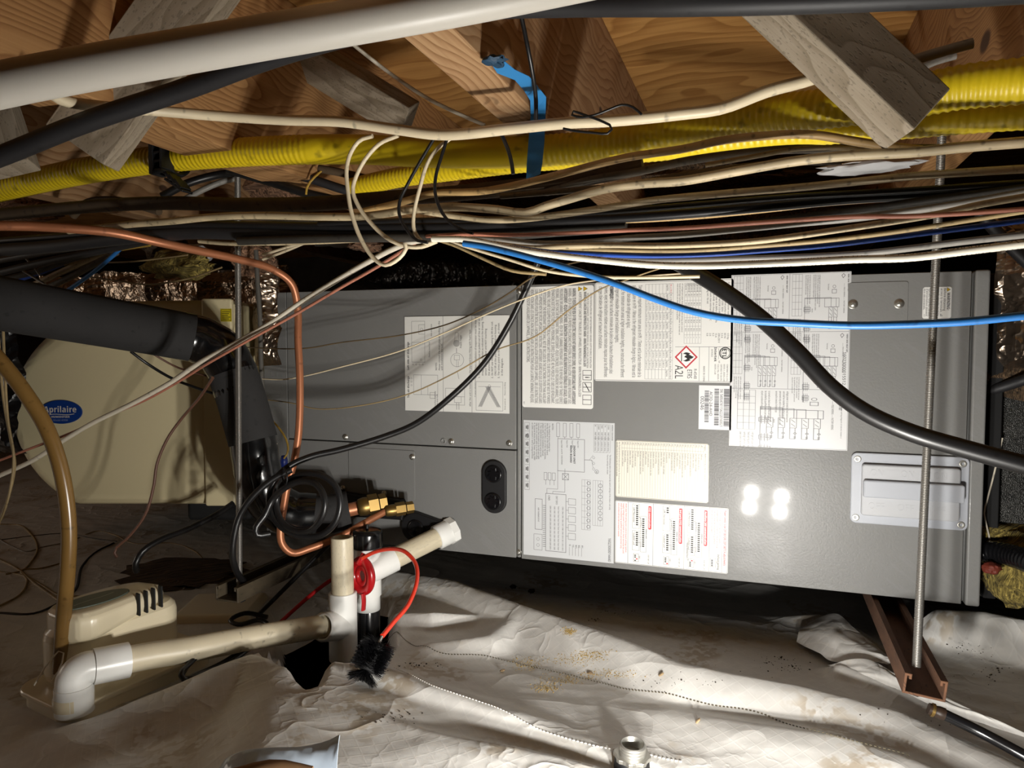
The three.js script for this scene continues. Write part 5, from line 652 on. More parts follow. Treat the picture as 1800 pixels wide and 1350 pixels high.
// ------------------------------------------------------------------ things on the front sheet
{
  const p = onSheet(1110, 1352, 0), c = V(p.x, p.y - 0.004, p.z), g = thing('conduit_connector', 'silver threaded conduit connector with locknut standing on the sheet', 'connector', c), up = V(0.04, 1, 0.05).normalize(), k = 0.76;
  part(g, 'black_base', merge([orient(lathe([[0, 0], [0.0215 * k, 0], [0.0235 * k, 0.006], [0.0225 * k, 0.016], [0.018 * k, 0.019]], 28), c, up), (() => { const b = new THREE.CylinderGeometry(0.006, 0.006, 0.026, 14); b.rotateZ(1.57); b.translate(c.x + 0.004, c.y + 0.006, c.z + 0.008); return b; })()]), M.rubber);
  const nut = new THREE.Shape(); for (let i = 0; i < 32; i++) { const a = i / 32 * 6.2832, r = (i % 4 < 2 ? 0.0245 : 0.0222) * k; i ? nut.lineTo(Math.cos(a) * r, Math.sin(a) * r) : nut.moveTo(r, 0); } const hole = new THREE.Path(); hole.absarc(0, 0, 0.016 * k, 0, 6.2832); nut.holes.push(hole); const ng = extrude(nut, 0.0045, 0.0008, 0); ng.rotateX(-Math.PI / 2); part(g, 'locknut', orient(ng, c.clone().add(up.clone().multiplyScalar(0.0165)), up), M.zinc);
  const th = [[0.0125 * k, 0]]; for (let i = 0; i < 4; i++) th.push([0.0168 * k, i * 0.0032 + 0.001], [0.0176 * k, i * 0.0032 + 0.0018], [0.0168 * k, i * 0.0032 + 0.0028]); th.push([0.0155 * k, 0.0136], [0.0145 * k, 0.0138], [0.0145 * k, 0.001], [0, 0.001]); part(g, 'threaded_collar', orient(lathe(th, 36), c.clone().add(up.clone().multiplyScalar(0.018)), up), M.zinc); 
  // bent pale-blue plastic piece and brown cardboard at the bottom edge
  const cs = [[385, 1352], [395, 1335], [420, 1322], [470, 1316], [530, 1312], [575, 1302], [597, 1291]].map(([x, y]) => at(x, y, 0.63)), ce = [[372, 1400], [400, 1372], [430, 1350], [480, 1342], [530, 1350], [565, 1360], [591, 1362]].map(([x, y]) => at(x, y, 0.6)); const pos = [], idx = [], m = 5; const A = new THREE.CatmullRomCurve3(cs), B = new THREE.CatmullRomCurve3(ce), n = 30; for (const o of [0, 1]) for (let i = 0; i <= n; i++) for (let j = 0; j <= m; j++) { const q = A.getPoint(i / n).lerp(B.getPoint(i / n), j / m); pos.push(q.x, q.y + 0.006 * Math.sin(j / m * 3.14) - o * 0.0016, q.z - o * 0.0006); } const K = (o, i, j) => o * (n + 1) * (m + 1) + i * (m + 1) + j; for (let i = 0; i < n; i++) { for (let j = 0; j < m; j++) for (const o of [0, 1]) { const a = K(o, i, j), b = K(o, i + 1, j), c2 = K(o, i, j + 1), d = K(o, i + 1, j + 1); o ? idx.push(a, b, c2, b, d, c2) : idx.push(a, c2, b, b, c2, d); } for (const j of [0, m]) idx.push(K(0, i, j), K(0, i + 1, j), K(1, i, j), K(1, i, j), K(0, i + 1, j), K(1, i + 1, j)); } for (let j = 0; j < m; j++) for (const i of [0, n]) idx.push(K(0, i, j), K(0, i, j + 1), K(1, i, j), K(1, i, j), K(0, i, j + 1), K(1, i, j + 1)); const G = new THREE.BufferGeometry(); G.setAttribute('position', new THREE.Float32BufferAttribute(pos, 3)); G.setIndex(idx); G.setAttribute('uv', new THREE.Float32BufferAttribute(new Float32Array(pos.length / 3 * 2), 2)); const GN = toCreasedNormals(G.toNonIndexed(), 0.8);
  solo('bent_plastic', GN, phys(0xaebccb, 0.3, { clearcoat: 0.3 }), 'pale blue bent plastic strip at the bottom edge of the photo', 'plastic strip');
  solo('cardboard_roll', sweep([at(400, 1372, 0.57), at(480, 1354, 0.57), at(545, 1366, 0.57)], { r: 0.008, radial: 18 }), M.cardboard, 'brown cardboard roll tucked under the pale blue plastic strip', 'cardboard');
  // black wand with a nozzle at right
  const w = thing('spray_wand', 'black wand with a small brass-ringed tip lying on the right sheet', 'wand', at(1720, 1290, 0.72)); const wp = [at(1632, 1245, 0.76), at(1660, 1256, 0.755), at(1720, 1285, 0.74), at(1800, 1328, 0.71), at(1900, 1385, 0.68)]; part(w, 'tube', sweep([wp[1], wp[2], wp[3], wp[4]], { r: 0.0058, radial: 16 }), M.blackGloss); part(w, 'tip', sweep([wp[0], wp[0].clone().lerp(wp[1], 0.5), wp[1]], { r: 0.0066, radial: 16, step: 0.003, rf: (s) => 1 - 0.12 * (s < 0.008 ? 1 : 0) }), std(0x2c2018, 0.4)); part(w, 'ring', sweep([wp[0].clone().lerp(wp[1], 0.18), wp[0].clone().lerp(wp[1], 0.28), wp[0].clone().lerp(wp[1], 0.36)], { r: 0.0071, radial: 16, step: 0.002 }), M.brass);
}
// flexible black hose and small pieces at far right
solo('flexible_hose', sweep([onZ(1722, 972, -1.13), onZ(1745, 970, -1.12), onZ(1775, 976, -1.1), onZ(1815, 990, -1.06), onZ(1880, 1020, -1.0)], { r: 0.0145, radial: 20, step: 0.0015, rf: (s) => 1 + 0.03 * Math.sin(s * 900) }), M.blackGloss, 'dark flexible hose leaving the right end of the air handler', 'hose');
solo('hose_clamp_end', lump(onZ(1742, 998, -1.1), 0.012, 0.008, 0.012, 0.35, 4, 97, 3), std(0x6a2a1c, 0.6), 'red-brown sealant blob under the flexible hose', 'sealant');
// ------------------------------------------------------------------ cables
// points are pixels of the photograph in the upright plane z (from zL at the left edge to zR at the right edge), or [px, py, depth]
const FWD = 0.075;
function wire(name, label, cat, mat, w, z, pts, o = {}) {
  const q = pts.map((p) => p.length > 2 ? at(p[0], p[1], p[2]) : onZ(p[0], p[1], lerp(z[0], z[1], p[0] / W) + FWD));
  for (const e of [0, 1]) { const p = e ? pts[pts.length - 1] : pts[0]; if (p[0] < 5 || p[0] > 1795) { const a = e ? q[q.length - 1] : q[0], b = e ? q[q.length - 2] : q[1], d = a.clone().sub(b).normalize().multiplyScalar(0.35).add(a); e ? q.push(d) : q.unshift(d); } }
  const dm = q.reduce((s, p) => s + depthOf(p), 0) / q.length, r = o.r ?? w * dm / FOCAL / 2;
  return solo(name, sweep(q, { r, ry: o.flat ? r * o.flat : undefined, radial: o.radial ?? 10, step: o.step ?? 0.01, tension: 0.5, twist: o.twist ?? 0, rf: o.rf }), mat, label, cat, o.group);
}
const C = (l, m, w, z, p, o) => wire('cable', l, 'cable', m, w, z, p, o), T = (l, m, w, z, p, o) => wire('thin_wire', l, 'wire', m, w, z, p, o);
// print on two cables
const printMap = (txt, flip, bg = '#e6e0cf') => { const c = document.createElement('canvas'); c.width = 1024; c.height = 96; const g = c.getContext('2d'); g.fillStyle = bg; g.fillRect(0, 0, 1024, 96); g.fillStyle = '#5a5348'; g.font = '30px monospace'; g.textBaseline = 'middle'; if (flip) { g.translate(1024, 96); g.scale(-1, -1); } for (const y of [20, 66]) g.fillText(txt, 8, y, 1008); const t = new THREE.CanvasTexture(c); t.colorSpace = THREE.SRGBColorSpace; t.wrapS = t.wrapT = THREE.RepeatWrapping; return rep(t, 1 / 0.26, 1 / 0.0245); };
const catPrint = std(0xffffff, 0.42, { map: printMap('C(ETL)US ENHANCED 230115T  CAT5E 24AWG 4UTP CMR FT4', 1) });
const nmPrint = std(0xffffff, 0.55, { map: printMap('E111790   14/2  NMD 300V   14/2  CSA', 0, '#cfc4ae') });
C('cream sheathed cable sagging under the joists, in front of the blue tape', M.cream, 20, [-0.67, -0.74], [[70, 150, 0.62], [110, 176, 0.64], [160, 185, 0.66], [290, 196, 0.7], [400, 205, 0.72], [500, 211], [600, 214], [700, 228], [780, 237], [900, 226], [1000, 216], [1080, 212], [1200, 200], [1270, 190], [1350, 160], [1420, 141], [1500, 112]], { radial: 16 });
C('grey cable loop end tied near the far right joist', M.greyC, 18, [-0.75, -0.75], [[1585, 112], [1630, 98], [1680, 84], [1710, 76]]);
C('tan cable arching up below the blue tape end', M.beige, 14, [-0.78, -0.74], [[640, 372], [700, 357], [760, 341], [850, 336], [930, 320], [1000, 302], [1100, 277], [1200, 262], [1270, 247], [1330, 240], [1400, 236], [1440, 238], [1500, 248], [1560, 257], [1620, 264]], { radial: 14 });
C('thin tan cable just behind the arching one at right', M.tan, 9, [-0.81, -0.78], [[1240, 290], [1320, 276], [1400, 262], [1480, 260], [1560, 266], [1620, 272]]);
C('dusty grey cable under the tan arching cable', M.greyD, 15, [-0.82, -0.79], [[960, 338], [1040, 315], [1130, 300], [1200, 284], [1300, 270], [1400, 262], [1480, 264], [1560, 262], [1680, 262]]);
C('cream cable with a sharp upward bend in the middle of the bundle', M.creamD, 15, [-0.76, -0.72], [[120, 406], [180, 400], [235, 394], [300, 389], [380, 381], [460, 379], [560, 381], [640, 380], [730, 368], [800, 364], [870, 368], [925, 374], [960, 362], [1000, 350], [1060, 333], [1130, 323], [1200, 318], [1300, 300], [1400, 283], [1500, 273], [1600, 268], [1700, 258], [1800, 250]], { radial: 14 });
C('dirty tan cable running behind the bent cream one', M.tanDark, 11, [-0.80, -0.76], [[880, 345], [1000, 335], [1100, 325], [1200, 308], [1300, 294], [1400, 285], [1480, 284]]);
C('flat printed cable at left above the copper pipe', nmPrint, 15, [-0.80, -0.80], [[200, 399], [300, 391], [380, 384], [460, 384], [540, 386], [620, 386]], { flat: 0.5, up: V(0, 0, 1), radial: 14 });
C('cream cable crossing high on the right, third from the lower yellow line', M.creamD, 13, [-0.77, -0.73], [[740, 371], [800, 380], [860, 387], [930, 384], [1060, 366], [1150, 352], [1230, 344], [1300, 338], [1400, 330], [1500, 320], [1600, 310], [1700, 303], [1800, 297]], { radial: 14 });
C('thin glossy black cable, upper of the two above the salmon wire', M.black, 11, [-0.79, -0.74], [[560, 393], [700, 388], [860, 385], [1000, 376], [1100, 370], [1200, 362], [1400, 346], [1600, 335], [1800, 322]]);
C('thick glossy black cable, lower of the two above the salmon wire', M.black, 15, [-0.80, -0.75], [[-10, 424], [150, 412], [330, 396], [600, 398], [800, 397], [900, 393], [1000, 388], [1100, 383], [1200, 376], [1350, 363], [1500, 349], [1650, 341], [1800, 331]], { radial: 14 });
C('orange-tan cable edge under the glossy black cables', M.beige, 7, [-0.81, -0.76], [[860, 400], [950, 396], [1040, 391], [1130, 388], [1240, 381], [1360, 369], [1440, 360], [1560, 351], [1680, 345], [1800, 338]]);
wire('pipe_sleeve', 'dusty brown hose running the length of the bundle at left', 'hose', M.dusty, 25, [-0.82, -0.80], [[-10, 378], [100, 368], [200, 360], [300, 357], [420, 360], [560, 358], [680, 349], [780, 342], [900, 330], [1000, 318], [1060, 306], [1130, 292]], { radial: 18 });
wire('pipe_sleeve', 'thick black pipe below the printed flat cable', 'pipe', M.blackM, 26, [-0.80, -0.78], [[-10, 440], [100, 432], [200, 420], [330, 408], [460, 410], [600, 412], [740, 410], [880, 404], [1000, 396], [1100, 392]], { radial: 18 });
wire('pipe_sleeve', 'grey-black hose under the thick black pipe', 'hose', M.greyDark, 16, [-0.79, -0.77], [[420, 424], [540, 420], [680, 417], [800, 416], [900, 413], [1000, 406], [1100, 400]], { radial: 14 });
C('cream cable lying right under the thick black pipe at left', M.creamD, 8, [-0.83, -0.80], [[350, 424], [400, 428], [450, 428], [520, 427], [590, 424], [650, 421]]);
C('dark grey cable rising to the right behind the salmon wire', M.greyDark, 16, [-0.80, -0.74], [[1250, 404], [1330, 392], [1430, 380], [1530, 367], [1620, 354], [1720, 340], [1800, 330]]);
C('grey cable directly under the salmon wire', M.greyC, 12, [-0.77, -0.73], [[800, 417], [880, 422], [950, 428], [1030, 426], [1100, 419], [1200, 413], [1300, 403], [1400, 393], [1500, 384], [1600, 371], [1700, 356], [1800, 338]], { radial: 14 });
T('thin salmon wire from the lower left to the upper right', M.salmon, 6, [-0.75, -0.71], [[-5, 811, 1.08], [60, 786, 1.07], [120, 763, 1.06], [200, 727, 1.04], [260, 701, 1.02], [320, 667, 1.0], [360, 642, 0.97], [430, 602, 0.935], [520, 552, 0.91], [600, 505, 0.87], [660, 471, 0.85], [700, 446, 0.84], [735, 424, 0.83], [770, 414], [830, 412], [900, 413], [1000, 410], [1100, 405], [1200, 401], [1300, 394], [1400, 387], [1500, 381], [1600, 380], [1700, 375], [1800, 368]]);
T('white wire crossing diagonally over the humidifier beside the salmon one', M.white, 9, [-0.74, -0.74], [[-5, 838, 1.07], [60, 808, 1.06], [110, 775, 1.05], [160, 745, 1.04], [235, 708, 1.02], [300, 672, 1.0], [350, 638, 0.975], [420, 600, 0.945], [480, 565, 0.925], [530, 531, 0.91], [600, 488, 0.875], [650, 459, 0.855], [690, 438, 0.84], [725, 425, 0.83], [770, 420, 0.815], [800, 420, 0.81]], { radial: 12 });
C('white printed data cable, lowest of the bundle at right', catPrint, 13, [-0.74, -0.70], [[760, 420], [820, 421], [860, 428], [900, 437], [980, 449], [1060, 458], [1150, 466], [1240, 467], [1300, 465], [1400, 461], [1500, 456], [1600, 453], [1700, 441], [1800, 429]], { radial: 16 });
C('grey-white cable just above the printed data cable at right', M.greyC, 11, [-0.76, -0.72], [[850, 426], [920, 438], [1000, 449], [1080, 455], [1150, 458], [1220, 457], [1300, 455], [1400, 452], [1500, 447], [1580, 439], [1700, 424], [1800, 413]], { radial: 14 });
C('speckled white cable under the grey one', M.creamD, 11, [-0.76, -0.72], [[820, 420], [880, 430], [940, 436], [1000, 433], [1080, 431], [1150, 432], [1230, 430], [1330, 424], [1400, 415], [1480, 403], [1560, 391], [1650, 376], [1720, 360], [1800, 346]], { radial: 14 });
C('dirty white cable under the speckled white cable', M.tan, 8, [-0.78, -0.74], [[900, 428], [980, 435], [1060, 439], [1150, 441], [1230, 440], [1330, 433], [1430, 425], [1520, 415], [1600, 404], [1700, 388], [1800, 372]]);
C('dark blue cable above the white printed cable', M.blueD, 9, [-0.75, -0.71], [[900, 434], [960, 442], [1040, 447], [1130, 450], [1250, 447], [1350, 440], [1450, 432], [1550, 420], [1650, 407], [1800, 388]], { radial: 14 });
C('bright blue cable sagging in front of the air handler labels', M.blue, 13, [-0.74, -0.66], [[815, 428], [850, 433], [890, 442], [940, 455], [1000, 472], [1080, 498], [1150, 525], [1220, 548], [1300, 562], [1400, 568], [1500, 572], [1600, 570], [1700, 565], [1800, 555]], { radial: 16 });
C('heavy black power cable drooping across the wiring diagrams', M.black, 29, [0, 0], [[1165, 448, 0.83], [1205, 470, 0.81], [1260, 503, 0.79], [1330, 553, 0.77], [1400, 617, 0.75], [1460, 680, 0.735], [1520, 724, 0.72], [1600, 760, 0.7], [1700, 790, 0.68], [1800, 817, 0.66]], { radial: 20, r: 0.009 });
// black control cable and coil
wire('control_cable', 'black control cable coiled in loops by the copper pipe', 'cable', M.black, 11, [-0.9, -0.9], [[945, 462, 1.0], [925, 508, 1.02], [895, 570, 1.04], [850, 640, 1.06], [790, 700, 1.07], [730, 745, 1.08], [680, 766, 1.08], [600, 790, 1.07], [545, 803, 1.06], [505, 822, 1.05], [480, 850, 1.045], [473, 885, 1.04], [488, 920, 1.03], [520, 940, 1.02], [560, 942, 1.015], [588, 920, 1.01], [598, 885, 1.01], [588, 852, 1.015], [560, 834, 1.02], [525, 836, 1.03], [498, 852, 1.035], [486, 880, 1.04], [492, 912, 1.03], [515, 932, 1.02], [545, 932, 1.01], [566, 908, 1.0], [571, 880, 1.0], [556, 852, 1.01], [528, 846, 1.02], [500, 858, 1.025], [478, 880, 1.03], [466, 905, 1.025], [450, 928, 1.02], [452, 940, 1.02], [474, 938, 1.03]], { radial: 14, r: 0.0047, step: 0.006 });
wire('control_cable', 'black cable looping down from the coil beside the left rod', 'cable', M.black, 11, [-0.9, -0.9], [[512, 826, 1.04], [480, 842, 1.035], [445, 872, 1.03], [422, 905, 1.03], [411, 945, 1.03], [409, 980, 1.035], [416, 1005, 1.05], [428, 1022, 1.08]], { radial: 14, r: 0.0047 });
T('black cable tie around the cable coil', M.rubber, 3, [-0.9, -0.9], [[499, 822, 1.03], [505, 836, 1.015], [503, 852, 1.02], [496, 838, 1.04], [499, 822, 1.03]]);
// thermostat wires in front of the air handler
T('thin twisted grey wire, topmost across the air handler front', M.tanDark, 4, [0, 0], [[1060, 452, 0.9], [985, 468, 0.95], [935, 488, 0.97], [900, 512, 1.0], [850, 542, 1.05], [780, 572, 1.1], [700, 590, 1.12], [600, 602, 1.13], [540, 612, 1.14], [490, 613, 1.16], [425, 610, 1.2]], { flat: 0.6, twist: 90 });
T('thin twisted cream wire, middle one across the air handler front', M.cream, 4.5, [0, 0], [[1240, 478, 0.95], [1130, 486, 0.97], [1000, 500, 0.99], [930, 522, 1.0], [860, 550, 1.04], [780, 586, 1.08], [700, 618, 1.1], [600, 645, 1.12], [540, 660, 1.14], [500, 667, 1.15], [462, 666, 1.17]], { flat: 0.6, twist: 90 });
T('thin twisted tan wire, lowest across the air handler front', M.tan, 4, [0, 0], [[1290, 440, 0.88], [1160, 472, 0.93], [1090, 496, 0.95], [1060, 506, 0.96], [1000, 545, 0.99], [940, 592, 1.03], [870, 616, 1.06], [800, 655, 1.08], [720, 692, 1.1], [640, 712, 1.12], [560, 719, 1.14], [510, 708, 1.16], [440, 700, 1.2]], { flat: 0.6, twist: 90 });
T('dirty cream wire sagging below the start of the blue cable', M.tan, 6, [-0.8, -0.8], [[770, 422], [800, 432], [850, 455], [900, 476], [960, 482]]);
T('pale wire under the blue cable above the air handler edge', M.cream, 6, [-0.82, -0.82], [[790, 424], [840, 440], [900, 458], [960, 476], [1040, 486], [1130, 488], [1230, 486]]);
T('fine yellow wire curling beside the copper pipe', M.yellowWire, 3.5, [0, 0], [[474, 735, 1.19], [490, 752, 1.19], [504, 775, 1.185], [506, 795, 1.18], [499, 806, 1.18]]);
solo('wire_nut', lathe([[0, 0], [0.006, 0.002], [0.0065, 0.012], [0.004, 0.02], [0, 0.021]], 16).translate(at(499, 812, 1.185).x, at(499, 822, 1.185).y, at(499, 812, 1.185).z), std(0x1c2f7c, 0.4), 'small dark blue wire nut beside the copper pipe', 'wire nut');
// drooping loops left of the tape
T('cream loop hanging lowest left of the tape', M.cream, 7.5, [-0.72, -0.72], [[655, 239], [632, 247], [615, 272], [609, 300], [611, 330], [617, 370], [632, 415], [655, 452], [676, 466], [700, 455], [714, 436], [712, 428]], { step: 0.006 });
T('cream loop crossing the lowest one', M.cream, 7.5, [-0.735, -0.735], [[700, 238], [668, 252], [642, 280], [626, 310], [620, 335], [630, 362], [652, 392], [680, 418], [710, 432], [740, 434], [768, 424]], { step: 0.006 });
T('cream wire bowing down at the right of the loops', M.cream, 7, [-0.73, -0.73], [[792, 243], [768, 262], [750, 290], [738, 330], [728, 372], [727, 400], [735, 418], [752, 428], [768, 422]], { step: 0.006 });
T('black wire bowing between the cream loops', M.black, 6, [-0.725, -0.725], [[762, 245], [735, 290], [716, 325], [703, 352], [702, 378], [714, 402], [732, 422], [752, 426]], { step: 0.006 });
T('black wire bowing right of the cream loops', M.black, 6, [-0.725, -0.725], [[785, 246], [776, 275], [766, 310], [765, 340], [775, 370], [792, 392], [812, 404], [832, 410]], { step: 0.006 });
T('white twisted wire sloping across the plywood left of the tape', M.white, 8, [0, 0], [[600, 60, 0.8], [628, 84, 0.82], [690, 132, 0.84], [750, 172, 0.84], [800, 197, 0.83], [852, 220, 0.82]], { flat: 0.7, twist: 60 });
T('black cord hanging over the blue tape', M.black, 8, [0, 0], [[912, 10, 0.6], [920, 45, 0.61], [929, 90, 0.62], [938, 140, 0.64], [942, 175, 0.66], [942, 214, 0.67]]);
T('fine black cord looping right of the tape', M.black, 4.5, [-0.68, -0.68], [[1128, 201], [1112, 188], [1095, 184], [1072, 192], [1046, 202], [1020, 206], [1003, 200], [1006, 196], [1030, 203], [1060, 214], [1076, 224], [1070, 234], [1040, 233], [1010, 230], [990, 226]], { step: 0.005 });
T('short black cord dropping behind the yellow lines', M.black, 7, [-0.72, -0.72], [[880, 234], [890, 255], [898, 280], [902, 306]]);
wire('support_rod', 'slender dark rod behind the dark brace at upper left', 'rod', M.wax, 9, [0, 0], [[430, 232, 1.1], [500, 190, 1.12], [560, 148, 1.14], [620, 105, 1.16], [700, 50, 1.18]]);
wire('conduit', 'thin dark conduit behind the cut grey brace', 'conduit', M.blackM, 20, [0, 0], [[1478, -20, 0.82], [1505, 30, 0.84], [1540, 75, 0.86], [1560, 110, 0.88], [1600, 170, 0.9]]);
C('grey cable hanging below the cut brace tip at right', M.greyC, 16, [-0.86, -0.86], [[1560, 152], [1600, 128], [1640, 108], [1680, 96]]);
C('black cable running steeply behind the bundle at right', M.blackM, 22, [0, 0], [[1720, 370, 0.95], [1745, 400, 0.95], [1775, 432, 0.94], [1815, 470, 0.93], [1860, 515, 0.92]]);
C('black cable leaving the air handler right flange', M.blackM, 20, [0, 0], [[1725, 690, 1.0], [1745, 685, 0.985], [1775, 676, 0.97], [1810, 664, 0.95], [1880, 640, 0.92]]);
T('thin white cord hanging beside the right duct', M.white, 3, [0, 0], [[1762, 770, 0.985], [1748, 830, 0.985], [1735, 880, 0.985], [1730, 900, 0.985], [1738, 940, 0.985], [1744, 975, 0.985]]);
// left fan of cables behind the copper pipe
[['black cable fanning at left, uppermost', M.black, 12, [[-5, 458], [100, 440], [200, 424], [290, 414], [380, 411]], -0.93], ['black cable fanning at left, second', M.blackM, 13, [[-5, 480], [90, 458], [180, 440], [270, 422], [340, 412]], -0.95], ['dark cable fanning at left, third', M.greyDark, 10, [[-5, 494], [60, 478], [130, 455], [210, 434], [260, 424]], -0.97], ['blue cable in the left fan, short lower one', M.blueD, 7, [[-5, 497], [30, 492], [70, 480], [110, 464]], -0.98], ['yellow cable in the left fan beside the dotted white one', M.yellowWire, 11, [[110, 462], [160, 446], [210, 436], [262, 428]], -0.99], ['dotted white cable in the left fan', M.creamD, 10, [[60, 500], [120, 472], [160, 454], [205, 435]], -1.0], ['brown-grey cable in the left fan below the dotted white one', M.greyD, 11, [[70, 512], [130, 484], [170, 462], [205, 444]], -0.99], ['blue cable in the left fan, the longer steep one', M.blue, 7, [[104, 520], [140, 496], [180, 466], [212, 437]], -0.975], ['grey flat cable in the left fan against the black pipe', M.greyD, 9, [[46, 508], [80, 492], [130, 470], [176, 452]], -1.01]].forEach(([l, m, w, p, z]) => C(l, m, w, [z, z], p));
T('grey wire crossing the left fan of cables, shorter one', M.greyC, 3.5, [-0.96, -0.96], [[-5, 424], [20, 438], [40, 450], [60, 470], [70, 484]]); T('pale wire crossing the left fan near the blue cable', M.greyC, 4, [-0.965, -0.965], [[30, 470], [50, 482], [80, 500]]);
[['thin rusty wire crossing above the humidifier, upper one', [[170, 462], [230, 460], [300, 452], [330, 448]]], ['thin pale wire crossing above the humidifier, lower one', [[150, 486], [210, 494], [260, 500], [330, 490], [390, 470]]]].forEach(([l, p]) => T(l, M.tan, 3, [-1.04, -1.04], p));
C('black cable bundle rising from the left fan to the gas line clip', M.black, 14, [0, 0], [[285, 345, 1.05], [330, 322, 1.05], [380, 308, 1.06], [420, 303, 1.06]]); C('grey cable beside the black one rising to the gas line clip', M.greyC, 10, [0, 0], [[325, 350, 1.07], [360, 332, 1.07], [395, 318, 1.08], [420, 313, 1.09]]);
C('black cable slanting down right of the left rod', M.black, 16, [0, 0], [[400, 298, 1.05], [470, 318, 1.05], [540, 340, 1.05], [590, 352, 1.05]]); C('dark cable slanting right under the gas line, upper one', M.blackM, 16, [0, 0], [[440, 296, 1.04], [530, 310, 1.04], [610, 335, 1.04], [680, 350, 1.04]]); C('dusty dark cable slanting under the cream loops', M.dusty, 14, [0, 0], [[560, 296, 1.03], [620, 308, 1.03], [680, 325, 1.02], [720, 340, 1.02], [760, 350, 1.02]]);
T('fine yellow-green wire between the slanting black cables', M.yellowWire, 4, [0, 0], [[568, 298, 1.03], [552, 312, 1.02], [540, 328, 1.02], [538, 342, 1.02]]);
C('brown dusty cable arc above the copper pipe at far left', M.dusty, 14, [-0.9, -0.9], [[128, 380], [150, 358], [200, 352], [240, 360], [280, 372]]);
T('pair of pale wires behind the copper bend, upper one', M.cream, 5, [-1.0, -1.0], [[462, 448], [500, 436], [540, 424]]); T('pair of pale wires behind the copper bend, lower one', M.cream, 5, [-1.01, -1.01], [[462, 456], [500, 442], [536, 427]]);
// tubes and wires hanging in front of the humidifier and on the left floor
wire('drain_tube', 'brown translucent drain tube curving down into the pump at left', 'tube', std(0x86683a, 0.25, { map: rep(dust, 1 / 0.3, 1 / 0.08) }), 26, [0, 0], [[-40, 590, 0.84], [0, 634, 0.84], [40, 685, 0.845], [78, 745, 0.85], [100, 800, 0.855], [114, 860, 0.86], [121, 930, 0.865], [119, 1000, 0.87], [113, 1070, 0.88], [109, 1130, 0.885], [106, 1180, 0.89]], { radial: 18, r: 0.0088 });
T('dark brown wire curving down in front of the humidifier', M.brownWire, 5, [0, 0], [[374, 664, 1.04], [350, 700, 1.08], [320, 735, 1.1], [295, 770, 1.1], [276, 815, 1.1], [270, 855, 1.1], [255, 905, 1.1], [225, 945, 1.1], [203, 965, 1.1], [202, 978, 1.1], [206, 980, 1.1]]);
T('black wire from the taped elbow across the humidifier', M.black, 5, [0, 0], [[230, 618, 1.1], [260, 640, 1.12], [300, 664, 1.13], [340, 680, 1.13], [400, 700, 1.12]]);
T('thin brown wire across the humidifier under the insulated line', M.brownWire, 3.5, [0, 0], [[265, 620, 1.12], [310, 645, 1.14], [370, 663, 1.13]]);
const FL = (l, m, r, p) => T(l, m, 1, [0, 0], p.map(([x, y, lift]) => { const q = onSheet(x, y, r + 0.001 + (lift || 0)); const rr = q.clone().sub(camera.position); const d = depthOf(q); return [x, y - (lift || 0) * FOCAL / d * 0, d]; }), { r });
FL('brown wire looping on the floor at far left', M.tan, 0.0024, [[-5, 922], [30, 923], [55, 940], [66, 965], [55, 988], [35, 1005], [10, 1010]]); FL('tan wire crossing the floor behind the pump', M.tan, 0.0024, [[-5, 1005], [40, 1012], [75, 1030], [110, 1048], [160, 1048], [220, 1047]]); FL('tan wire curling toward the brown drain tube', M.tan, 0.0026, [[-5, 982], [30, 1000], [60, 1025], [102, 1055]]); FL('black cord on the floor at left, running behind the drain tube', M.black, 0.0026, [[-5, 1078], [60, 1079], [95, 1065], [130, 1040], [145, 995], [170, 970], [200, 955]]); FL('dark thin wire on the sheet below the humidifier', M.greyDark, 0.0015, [[-5, 950], [60, 942], [110, 938], [160, 946], [205, 952]]); FL('pale wire on the floor under the humidifier', M.tan, 0.0016, [[150, 940], [170, 934], [200, 940], [240, 956], [300, 955], [340, 968], [370, 1000]]); FL('pale wire snaking to the brown loop on the left floor', M.greyC, 0.0016, [[-5, 946], [20, 960], [50, 970], [75, 962], [110, 955], [140, 945]]); FL('tan coiled wire lowest on the left floor', M.tan, 0.0024, [[-5, 1068], [30, 1050], [48, 1022], [40, 1002], [70, 1000], [110, 990]]);
[['pale twisted wire hanging at the left edge, long one', [[5, 560, 1.0], [8, 640, 1.0], [14, 740, 1.0], [24, 800, 1.0], [20, 850, 1.0], [5, 905, 1.0], [-5, 925, 1.0]]], ['pale twisted wire hanging at the left edge, inner one', [[-2, 600, 1.02], [6, 700, 1.02], [18, 770, 1.02], [26, 815, 1.02], [16, 870, 1.02], [0, 915, 1.02]]]].forEach(([l, p]) => T(l, M.tan, 4.5, [0, 0], p));
wire('power_cord', 'black flexible tube curving from the humidifier bottom to the floor', 'tube', M.black, 11, [0, 0], [[410, 885, 1.18], [380, 905, 1.18], [330, 930, 1.17], [280, 950, 1.16], [250, 970, 1.15], [238, 992, 1.14], [240, 1004, 1.15]]);
wire('power_cord', 'coiled dark blue-black cord beside the sloping drain pipe', 'cord', M.black, 9, [0, 0], [[470, 1085, 1.1], [430, 1078, 1.1], [405, 1090, 1.09], [420, 1098, 1.08], [455, 1090, 1.08], [470, 1098, 1.07], [440, 1130, 1.0], [400, 1160, 0.97], [350, 1185, 0.92], [325, 1195, 0.9], [318, 1185, 0.9], [332, 1168, 0.92], [345, 1155, 0.93], [328, 1172, 0.92], [320, 1192, 0.905], [340, 1192, 0.905], [400, 1168, 0.95], [440, 1138, 0.99]], { step: 0.006 });
C('black cable from the strut to the control coil', M.black, 8, [0, 0], [[590, 945, 1.16], [550, 985, 1.15], [500, 1035, 1.14], [450, 1085, 1.12]]);
